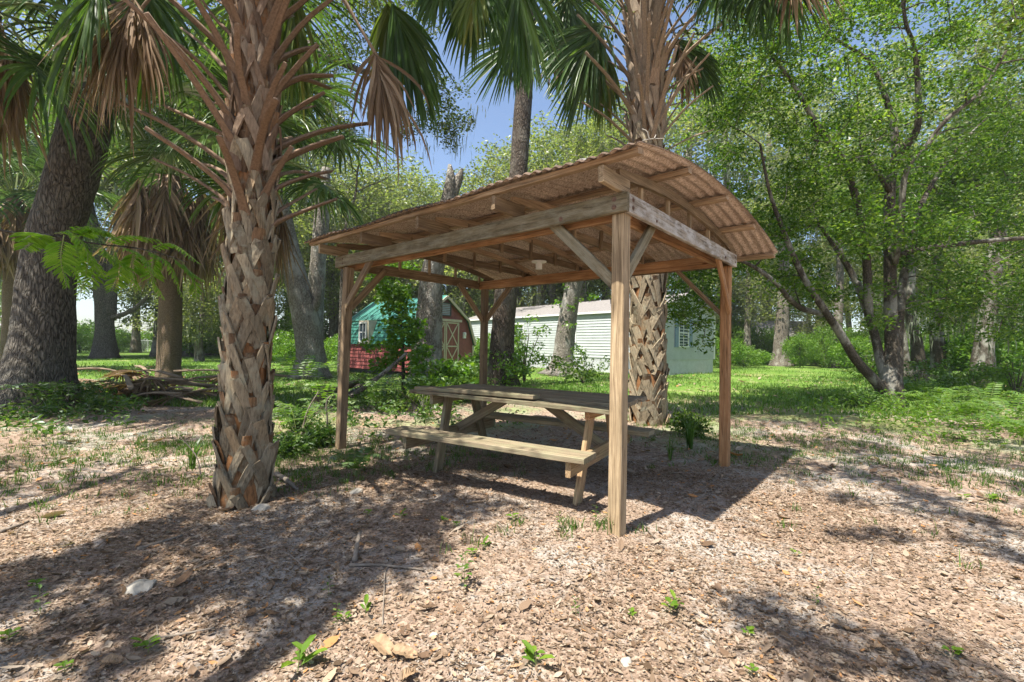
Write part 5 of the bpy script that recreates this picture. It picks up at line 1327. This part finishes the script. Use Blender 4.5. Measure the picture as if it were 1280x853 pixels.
# brush along the far wood edge: one kind, copied
bp = shrub('brush_bush', 'sunlit brush bush along the far wood edge', (0, 0), 1.9, 3.0, 70, 70, .13, 'bright_leaf', 350, group='brush along the wood edge', rad=.45)
first = True
for px, Y, sc in [(100, 40, 1.0), (150, 44, 1), (250, 36, 1.3), (285, 38, 1.2), (300, 30, .9), (340, 28, 1), (360, 24, .8), (425, 26, .9), (450, 24, .8), (600, 30, 1.2), (620, 27, 1), (760, 36, 1), (905, 40, 1.1), (945, 44, 1.0), (960, 38, .7), (1000, 40, 1.1), (1020, 38, 1.2), (1050, 36, 1.1), (1080, 32, 1), (1105, 26, .9), (1145, 24, 1), (1195, 24, 1.1), (1240, 22, 1), (1290, 20, 1), (60, 30, .8), (10, 34, 1.1), (-40, 28, 1.2), (1180, 30, 1.4), (1260, 30, 1.5), (210, 48, 1.2), (180, 50, 1.3), (500, 30, 1.0), (545, 32, 1.3), (870, 38, 1.3), (890, 46, 1.5), (925, 36, .9), (1035, 44, 1.5), (975, 46, 1.4), (1065, 42, 1.4), (1095, 40, 1.6), (1120, 34, 1.3), (900, 30, .8), (930, 32, .9), (1000, 33, .9), (1030, 34, 1.1), (1075, 28, 1.0), (1110, 22, .8), (1150, 20, .9), (1190, 19, .9), (1225, 18.5, 1.0), (1265, 17, 1.0), (915, 42, 1.6), (955, 43, 1.5), (140, 52, 1.5), (120, 46, 1.3), (240, 54, 1.6), (370, 36, 1.4), (395, 42, 1.6), (350, 46, 1.6)]:
    o = bp if first else copy_tree(bp); first = False
    o.location = (W(px, 430, Y)[0], Y, 0); o.rotation_euler = (0, 0, gC.uniform(0, 6.28)); o.scale = (sc*gC.uniform(.7, 1.2), sc*gC.uniform(.7, 1.2), sc*gC.uniform(.5, 1.5))
# low mass of ferns and vines at the right
C = []
for px, py, n, sp in [(1180, 540, 30, .8), (1245, 545, 34, .9), (1140, 520, 16, .5), (1200, 512, 36, 1.2), (1270, 520, 34, 1.2), (1150, 490, 34, 1.4), (1240, 490, 50, 2.0), (1300, 500, 40, 2.0)]:
    c = G(px, py)
    for _ in range(n): C.append([c[0] + gC.normal()*sp, c[1] + gC.normal()*sp*.7, gC.uniform(.05, .35)])
v, f = leaf_cloud(np.array(C), 46, .24, .07, seed=360, aspect=.32, flat=.8, up=.4)
tag(mk('undergrowth', v, f, M['bright_leaf']), 'low green tangle of ferns and creepers at the lawn edge', 'undergrowth', kind='stuff')
C = []
for px, py, n, sp in [(450, 520, 6, .5), (520, 530, 24, .7), (40, 530, 30, .8), (100, 520, 30, .6), (560, 500, 40, .8), (600, 500, 8, .5)]:
    c = G(px, py)
    for _ in range(n): C.append([c[0] + gC.normal()*sp, c[1] + gC.normal()*sp*.7, gC.uniform(.03, .25)])
v, f = leaf_cloud(np.array(C), 30, .2, .075, seed=361, aspect=.45, flat=.7, up=.6)
tag(mk('undergrowth', v, f, M['weed']), 'scattered low weeds and seedlings around the palms and shed path', 'undergrowth', kind='stuff')

# ---- pinnate leaves
def pinnate(mb, P, n, ll, lw, g, droop=.25, taper=True, start=.12):
    """leaflets in pairs along the rachis P."""
    Q = smooth_poly(P, 24); T = np.gradient(Q, axis=0); T /= np.linalg.norm(T, axis=1)[:, None]
    z = np.array([0, 0, 1.0])
    for k in range(n):
        s = start + (1-start)*(k+.5)/n; i = min(23, int(s*23)); p = Q[i]; t_ = T[i]; sd = unit(np.cross(t_, z))
        up = np.cross(sd, t_); sc = math.sin(PI*min(.97, .12+.8*s))**.6 if taper else 1
        for sg in (-1, 1):
            d = unit(sd*sg + t_*.35 - z*droop*g.uniform(.5, 1.3) + g.normal(size=3)*.06); L = ll*sc*g.uniform(.9, 1.1); w_ = lw*sc
            b = unit(np.cross(up, d)); nn = np.cross(d, b)
            V = [p, p+d*L*.3+b*w_*.5+nn*.0015, p+d*L*.75+b*w_*.42, p+d*L-z*L*.06, p+d*L*.75-b*w_*.42, p+d*L*.3-b*w_*.5+nn*.0015, p+d*L*.5-nn*.002]
            mb.add(V, [np.array([[0, 1, 6, 5], [1, 2, 3, 6], [5, 6, 3, 4]])])
def stalk_mb(mb, P, r0, r1, n=14, sides=6): mb.add(*tube(smooth_poly(P, n), np.linspace(r0, r1, n), sides))
g = np.random.default_rng(401)
sap = thing('mimosa_sapling', 'slender sapling reaching in with feathery pale green leaves before the oak', 'sapling', (0, 0, 0))
Yb = 1.75
tw = [W(-60, 262, Yb), W(0, 288, Yb), W(60, 294, Yb), W(120, 305, Yb+.1), W(180, 312, Yb+.2), W(235, 328, Yb+.3)]
base = np.array([W(-140, 500, Yb)[0], Yb-.1, 0.0])
mb = MB(); stalk_mb(mb, [base, base+[.05, .05, .8], tw[0]-[.1, 0, .05], tw[0]], .014, .006); stalk_mb(mb, tw, .006, .002, 24)
mb.build('stem', M['stem_bark'], sap, True)
lv = MB(); rs = MB()
for a, pts, dy in [(1, [(62, 294), (45, 300), (28, 312)], .0), (1, [(68, 292), (90, 292), (110, 320), (100, 372)], -.1), (2, [(75, 293), (110, 284), (140, 292)], -.05), (2, [(90, 297), (118, 330), (112, 360)], .05), (3, [(120, 305), (150, 330), (175, 365)], .15), (3, [(130, 306), (160, 295), (200, 300)], .2), (4, [(180, 312), (210, 330), (228, 372)], .25), (4, [(185, 313), (215, 305), (250, 330)], .3), (5, [(225, 325), (240, 345), (246, 372)], .3), (3, [(140, 308), (150, 335), (140, 365)], .05), (4, [(195, 316), (190, 345), (205, 375)], .3), (1, [(80, 294), (76, 325), (84, 360)], -.15), (1, [(85, 294), (105, 310), (128, 345)], -.05), (1, [(55, 294), (42, 292), (30, 300)], -.1), (2, [(95, 298), (120, 288), (150, 300)], 0), (2, [(100, 299), (92, 330), (102, 355)], .05), (3, [(125, 306), (140, 325), (152, 352)], .1), (3, [(150, 309), (175, 318), (196, 345)], .15), (4, [(170, 311), (165, 335), (175, 360)], .2), (5, [(215, 322), (232, 335), (255, 352)], .3)]:
    P = [W(x, y, Yb + dy + .02*i) for i, (x, y) in enumerate(pts)]
    pinnate(lv, P, 22, .058, .0095, g, .3); stalk_mb(rs, P, .0018, .0008, 12, 5)
lv.build('foliage', M['sapling_leaf'], sap); rs.build('leaf_stalks', M['green_petiole'], sap)
def pin_plant(label, px, py, h, n, ll, lw, leaf, seed, group=None, pairs=10):
    g = np.random.default_rng(seed); b = G(px, py); o = thing('fern_weed', label, 'plant', b, 0, group); lv = MB(); st = MB()
    for k in range(n):
        a = k*2.4 + g.normal()*.3; e = np.array([math.cos(a), math.sin(a), 0]); r = h*g.uniform(.6, 1.1)
        P = [np.zeros(3), e*r*.35 + [0, 0, h*.55*g.uniform(.7, 1.2)], e*r*.8 + [0, 0, h*.75*g.uniform(.7, 1.1)], e*r*1.15 + [0, 0, h*.6]]
        pinnate(lv, P, pairs, ll, lw, g, .2, start=.25); stalk_mb(st, P, .003, .001, 10, 5)
    lv.build('foliage', M[leaf], o); st.build('stem', M['green_petiole'], o); return o
pin_plant('feathery green fern weed on the litter before the left post', 445, 598, .3, 8, .07, .018, 'weed', 411, pairs=14)
pin_plant('pale green fern weed close against the near palm foot', 345, 545, .42, 7, .08, .02, 'bright_leaf', 412, pairs=12)
pin_plant('feathery weed growing up the left shelter post', 405, 520, .85, 9, .1, .025, 'bright_leaf', 413, pairs=14)
pin_plant('wispy tall weed between near palm and left shelter post', 372, 550, .7, 6, .09, .02, 'bright_leaf', 421, pairs=12)
pin_plant('wispy weed behind the pale bent stems', 390, 535, .6, 6, .09, .02, 'weed', 422, pairs=12)
pin_plant('feathery weed at the foot of the massive oak', 60, 515, .7, 8, .11, .03, 'weed', 414, pairs=12)
pin_plant('low fern weed between the oak and the frond heap', 105, 505, .6, 7, .11, .03, 'weed', 415, pairs=12)
pin_plant('tall feathery weed left of the red shed', 375, 490, 1.1, 9, .16, .04, 'bright_leaf', 416, pairs=14)
pin_plant('feathery weed in front of the vine covered bush', 470, 515, .8, 9, .12, .03, 'weed', 417, pairs=14)

fp = pin_plant('arching green fern in the thicket at the lawn edge', 1170, 520, .75, 11, .12, .026, 'bright_leaf', 418, group='ferns under the thicket', pairs=18)
for px, py, sc in [(1200, 535, .8), (1235, 520, 1.1), (1262, 540, .9), (1150, 505, 1.0), (1215, 500, 1.3), (1255, 495, 1.4), (1130, 495, 1.0), (1185, 490, 1.3), (1275, 560, .7), (1225, 555, .7)]:
    o = copy_tree(fp); p = G(px, py); o.location = tuple(p); o.rotation_euler = (0, 0, gC.uniform(0, 6.28)); o.scale = (sc,)*3
# ---- seedlings on the litter: three kinds, copied
def seedling(kind, seed):
    g = np.random.default_rng(seed); o = thing('weed_seedling', 'small green seedling sprouting from the leaf litter', 'seedling', (0, 0, 0), 0, 'green seedlings on the leaf litter')
    mb = MB(); st = MB(); n = (6, 9, 4)[kind]
    for k in range(n):
        a = k*2.4 + g.normal()*.4; e = np.array([math.cos(a), math.sin(a), 0]); L = (.05, .035, .085)[kind]*g.uniform(.7, 1.25); wd = L*(.62, .5, .34)[kind]
        z = (.02 + .006*k, .02 + .016*k, .015 + .012*k)[kind]; up = g.uniform(.1, .7)
        p0 = np.array([0, 0, z]); d = unit(e + [0, 0, up]); b = np.cross(d, [0, 0, 1]); b = unit(b); nn = np.cross(b, d); p0 = p0 + d*.012
        V = [p0, p0+d*L*.35+b*wd*.5+nn*L*.06, p0+d*L*.75+b*wd*.4, p0+d*L-[0, 0, L*.15], p0+d*L*.75-b*wd*.4, p0+d*L*.35-b*wd*.5+nn*L*.06, p0+d*L*.5-nn*L*.04]
        mb.add(V, [np.array([[0, 1, 6, 5], [1, 2, 3, 6], [5, 6, 3, 4]])])
    stalk_mb(st, [np.array([0, 0, -.01]), np.array([.004, .002, .05]), np.array([.002, .006, (.07, .17, .08)[kind]])], .0022, .001, 6, 5)
    mb.build('foliage', M['bright_leaf' if kind != 1 else 'weed'], o); st.build('stem', M['green_petiole'], o); return o
sd = [seedling(k, 420+k) for k in range(3)]; used = set()
for px, py, kd, sc in [(45, 735, 0, 1), (50, 765, 1, 1), (185, 812, 0, .9), (180, 808, 2, .7), (372, 838, 2, 1.3), (385, 830, 2, 1.1), (410, 745, 1, .8), (430, 778, 0, .8), (457, 770, 2, .9), (422, 780, 1, .8), (580, 740, 1, 1.5), (576, 735, 1, 1.3), (670, 835, 2, 1.1), (668, 825, 0, .9), (838, 765, 0, 1.2), (845, 757, 2, .9), (700, 665, 1, 1), (745, 660, 1, 1.1), (590, 700, 0, .9), (605, 690, 2, .8), (570, 665, 0, .8), (555, 660, 0, .7), (1190, 820, 0, .8), (1020, 755, 1, .7), (935, 795, 0, .7), (1240, 628, 0, 1.2), (1205, 625, 0, 1), (300, 590, 2, 1.4), (270, 600, 0, 1.3), (80, 835, 0, .8), (10, 800, 0, 1), (940, 845, 0, .7), (720, 770, 1, .7), (790, 770, 0, .6), (995, 690, 0, .7), (460, 650, 0, .9), (500, 655, 2, .8), (640, 655, 0, 1)]:
    o = sd[kd] if kd not in used else copy_tree(sd[kd]); used.add(kd)
    p = G(px, py); o.location = tuple(p); o.rotation_euler = (0, 0, gC.uniform(0, 6.28)); o.scale = (sc*.72,)*3
# strap-leaved clump beside the rear palm
def strap_clump(label, px, py, n, L, seed):
    g = np.random.default_rng(seed); b = G(px, py); mb = MB()
    for k in range(n):
        a = g.uniform(0, 6.28); e = np.array([math.cos(a), math.sin(a), 0]); l_ = L*g.uniform(.6, 1.2); le = g.uniform(.15, .6)
        P = smooth_poly([b + e*L*.1*g.random(), b + e*le*l_*.35 + [0, 0, l_*.6], b + e*le*l_ + [0, 0, l_*(.95-.4*le)]], 6)
        w_ = .018*L*np.array([.7, 1, 1, .8, .5, .06]); sd_ = np.array([-e[1], e[0], 0])
        V = np.stack([P-sd_*w_[:, None], P+sd_*w_[:, None]], 1).reshape(-1, 3); i = np.arange(5)*2
        mb.add(V, np.stack([i, i+1, i+3, i+2], 1))
    return tag(mb.build('strap_leaved_plant', M['weed']), label, 'plant')
strap_clump('strap leaved plant beside the rear palm and right post', 862, 560, 26, .42, 431)
strap_clump('small strap leaved plant under the table end', 838, 575, 16, .3, 432)
strap_clump('thin grassy clump before the corner post', 765, 672, 16, .16, 433)
strap_clump('dry grass clump left of the near palm foot', 240, 585, 30, .32, 434)

mb = MB(); c = W(812, 176, NP[1]-.35*K)
for pts in ([(-.03, 0, .0), (.01, .01, .012), (.06, -.01, .006)], [(.0, .005, .008), (-.012, .0, .04), (-.03, .01, .055)], [(.02, 0, .01), (.03, .01, .03)]):
    mb.add(*tube(smooth_poly(c + np.array(pts)*1.3, 8), np.linspace(.004, .002, 8), 5))
tag(mb.build('roof_twig', M['stone']), 'pale dry twig caught on the near roof corner', 'twig')

# ================================================================== SMALL THINGS ON THE GROUND
def stone(label, px, py, sx, sy, sz, rz, seed):
    import bmesh
    bm = bmesh.new(); bmesh.ops.create_icosphere(bm, subdivisions=3, radius=1); g = np.random.default_rng(seed); A = g.normal(size=(6, 3))
    for v_ in bm.verts:
        c = v_.co; s = 1 + .16*sum(math.sin(2.3*(A[k] @ np.array(c)) + k) for k in range(6))/2
        c *= s; c.x *= sx; c.y *= sy; c.z *= sz
        c.x = max(-sx*.85, min(sx*.9, c.x))
    me = bpy.data.meshes.new('stone'); bm.to_mesh(me); bm.free(); me.materials.append(M['stone'])
    o = bpy.data.objects.new('stone', me); COL.objects.link(o); p = G(px, py); o.location = (p[0], p[1], p[2]+sz*.05); o.rotation_euler = (.1, -.15, rz); return tag(o, label, 'stone')
stone('pale wedge shaped stone beside the near palm foot', 325, 637, .075, .05, .04, -.4, 1)
stone('light grey stone on the litter between palm and bench', 444, 618, .06, .04, .032, .5, 2)
stone('flat buried stone in the shaded litter at lower left', 175, 738, .075, .06, .026, .3, 3)
stone('small white stone near the lower edge', 783, 832, .025, .02, .015, .3, 4)
stone('little pale stone beside the fallen twig', 542, 797, .02, .016, .012, .9, 5)
def stick(label, pts, r0, r1, mat='stick', lift=.01, name='stick', cat='stick'):
    P = [np.array(G(x, y)) + [0, 0, lift + (q[0] if q else 0)] for x, y, *q in pts]
    v, f = tube(smooth_poly(P, 14), np.linspace(r0, r1, 14)*(1+.15*np.sin(np.arange(14)*2.1)), 7, .08); o = mk(name, v, f, M[mat], None, True); return tag(o, label, cat)
stick('dark stick lying left of the near palm shadow', [(172, 690), (200, 681), (228, 672)], .011, .007)
stick('long dark twig across the centre litter', [(437, 712), (480, 712), (530, 720)], .009, .005)
stick('thin curved twig low at centre', [(478, 785), (480, 745), (483, 715), (500, 716)], .004, .002)
stick('thin twig at lower left edge of litter', [(190, 800), (230, 795), (268, 788)], .006, .004)
stick('weathered stub of wood standing near the long twig', [(443, 708), (446, 697, .03), (449, 688, .06)], .014, .011)
stick('grey twig on the sunny ground at right', [(1090, 632), (1125, 630), (1153, 627)], .009, .004)
stick('pale root end at the near palm foot', [(345, 598, .05), (358, 604, .03), (372, 613)], .022, .014)
stick('thin twig leading to the corner post', [(800, 655), (815, 670), (822, 678)], .005, .003)
stick('dark stick at far left under the shade', [(0, 663), (20, 655), (35, 648)], .012, .008)
stick('curved twig on the sunny ground lower right', [(1090, 690), (1088, 700), (1095, 708)], .005, .003)
# big torn dead leaf
def dead_leaf(label, px, py, L, wd, rz, seed, lift=.03):
    g = np.random.default_rng(seed); n, m_ = 14, 7; s = np.linspace(0, 1, n); t_ = np.linspace(-1, 1, m_)
    pr = wd*.5*np.sin(PI*np.clip(s*.92+.05, 0, 1))**.7*(1+.12*np.sin(9*s)); V = []
    for i in range(n):
        for j in range(m_): V.append([s[i]*L-L/2, t_[j]*pr[i], .006*abs(t_[j])*2 + .007*math.sin(5*s[i]) + .002*g.normal()])
    i, j = np.meshgrid(np.arange(n-1), np.arange(m_-1), indexing='ij'); F = np.stack([i*m_+j, (i+1)*m_+j, (i+1)*m_+j+1, i*m_+j+1], -1).reshape(-1, 4)
    o = mk('dead_leaf', V, F, M['big_dead']); p = G(px, py); o.location = (p[0], p[1], p[2]+lift*.5); o.rotation_euler = (.1, .05, rz); return tag(o, label, 'dead leaf')
M['big_dead'] = flat_mat('dry_tan_leaf', (.27, .18, .105), .7, .3, 30)
dead_leaf('large curled tan dead leaf on the litter at lower centre', 478, 812, .13, .07, -.7, 1); dead_leaf('broad tan dead leaf lying beside the torn one', 505, 822, .11, .06, -.25, 2)
dead_leaf('rust brown dead leaf in the lower left shade', 140, 828, .07, .05, .4, 3); dead_leaf('orange dead leaf on the sunny litter at lower right', 1100, 812, .05, .035, .2, 4); dead_leaf('orange brown leaf by the lower middle edge', 512, 848, .07, .045, 1.0, 5)
dead_leaf('pale curled leaf on the dim ground at lower right', 1050, 785, .07, .035, -.5, 6)

# heap of fallen palm leaves, each its own
g = np.random.default_rng(500); hp_ = G(188, 498)
for k in range(30):
    a = g.uniform(-.95, .95) + (PI if k % 2 else 0); c = hp_ + np.array([g.normal()*.8, g.normal()*.4, .12 + .5*g.random()*max(.2, 1-abs(k-15)/16)])
    d = np.array([math.cos(a), math.sin(a)*.7, g.normal()*.08]); L = g.uniform(.8, 1.5)
    o = thing('fallen_frond', 'dry fallen palm leaf in the heap by the skirted palm', 'palm leaf', c, 0, 'fallen palm leaves heaped on the grass')
    P = smooth_poly([-d*L, -d*L*.3 + [0, 0, .07], d*.1*L], 8); v, f = strap(P, np.linspace(.1, .05, 8), np.linspace(.05, .026, 8)); mk('stalk', v, f, M['grey_petiole'], o, True)
    v, f = fan_frond(P[-1], unit(d), R=.75, seed=510+k, spread=.9, droop=.45, width=.04, nseg=22, hang=.12); mk('fan', v, f, M['dead_frond'], o)
# logs and boards left of the shed path
def log(label, P, r0, r1, mat, name='fallen_log'):
    v, f = tube(smooth_poly(P, 16), np.linspace(r0, r1, 16), 9, .06, seed=len(label)); return tag(mk(name, v, f, M[mat], None, True), label, 'log')
p0 = G(424, 506)
log('thin dead trunk leaning up across the vine bush', [p0, W(470, 474, 8.8), W(508, 442, 9.6)], .06, .03, 'mid_bark', 'leaning_log')
log('rotten brown log lying behind the left post', [G(395, 510)+[0, 0, .1], G(420, 500)+[0, 0, .2], G(455, 492)+[0, 0, .3]], .1, .08, 'palm_bark')
log('grey log resting on the rotten one', [G(428, 512)+[0, 0, .1], G(450, 497)+[0, 0, .25], G(470, 488)+[0, 0, .32]], .07, .05, 'stem_bark')
def bare_stem(label, P, r): 
    v, f = tube(smooth_poly(P, 14), np.linspace(r, r*.6, 14), 6); return tag(mk('leafless_vine', v, f, M['stick'], None, True), label, 'stem')
b = G(376, 548); bare_stem('pale curved bare stem bending left of the post', [b, W(384, 515, b[1]), W(398, 490, b[1])], .012)
b = G(404, 556); bare_stem('pale bare stem twisting up against the left post', [b, W(409, 530, b[1]-.1), W(408, 505, b[1]-.1), W(413, 495, b[1]-.1)], .012)
b = G(252, 596); bare_stem('dry upright stalk left of the near palm', [b, W(245, 570, b[1]), W(222, 543, b[1])], .006)

# ================================================================== AIR
hm = bpy.data.materials.new('haze'); hm.use_nodes = True; hn = hm.node_tree; hn.nodes.clear()
vs = hn.nodes.new('ShaderNodeVolumePrincipled'); vs.inputs['Color'].default_value = (.92, .95, 1, 1); vs.inputs['Density'].default_value = .0008; vs.inputs['Anisotropy'].default_value = .3
ho = hn.nodes.new('ShaderNodeOutputMaterial'); hn.links.new(vs.outputs[0], ho.inputs['Volume'])
mb = MB(); mb.box((0, 0, 12.5), (350, 350, 28)); tag(mb.build('haze', hm), 'thin pale haze hanging in the air among the trees', 'haze', kind='stuff')

# ================================================================== LIGHT
w = bpy.data.worlds.new('World'); S.world = w; w.use_nodes = True
nt = w.node_tree; nt.nodes.clear()
sky = nt.nodes.new('ShaderNodeTexSky'); sky.sky_type = 'NISHITA'; sky.sun_disc = False
sky.sun_elevation = math.asin(SUN[2]); sky.sun_rotation = math.atan2(SUN[0], SUN[1]) % (2*PI)
sky.air_density = .9; sky.dust_density = 1.2; sky.ozone_density = 1.0
bg = nt.nodes.new('ShaderNodeBackground'); bg.inputs[1].default_value = .1
out = nt.nodes.new('ShaderNodeOutputWorld')
nt.links.new(sky.outputs[0], bg.inputs[0]); nt.links.new(bg.outputs[0], out.inputs[0])
ld = bpy.data.lights.new('sun', 'SUN'); ld.energy = 5.0; ld.angle = math.radians(.53); ld.color = (1, .95, .86)
lo = bpy.data.objects.new('sun', ld); COL.objects.link(lo)
lo.rotation_euler = Vector(SUN).to_track_quat('Z', 'Y').to_euler(); lo.location = (-10, -10, 30)
S.view_settings.view_transform = 'Standard'; S.view_settings.look = 'None'
S.view_settings.exposure = 1.33; S.view_settings.gamma = 1.0; S.view_settings.use_curve_mapping = False
S.render.engine = 'CYCLES'
S.cycles.max_bounces = 8; S.cycles.diffuse_bounces = 4; S.cycles.glossy_bounces = 2; S.cycles.transmission_bounces = 6
S.cycles.caustics_reflective = False; S.cycles.caustics_refractive = False
S.cycles.use_denoising = True
S.cycles.use_adaptive_sampling = True; S.cycles.adaptive_threshold = .02
S.cycles.sample_clamp_indirect = 6.0
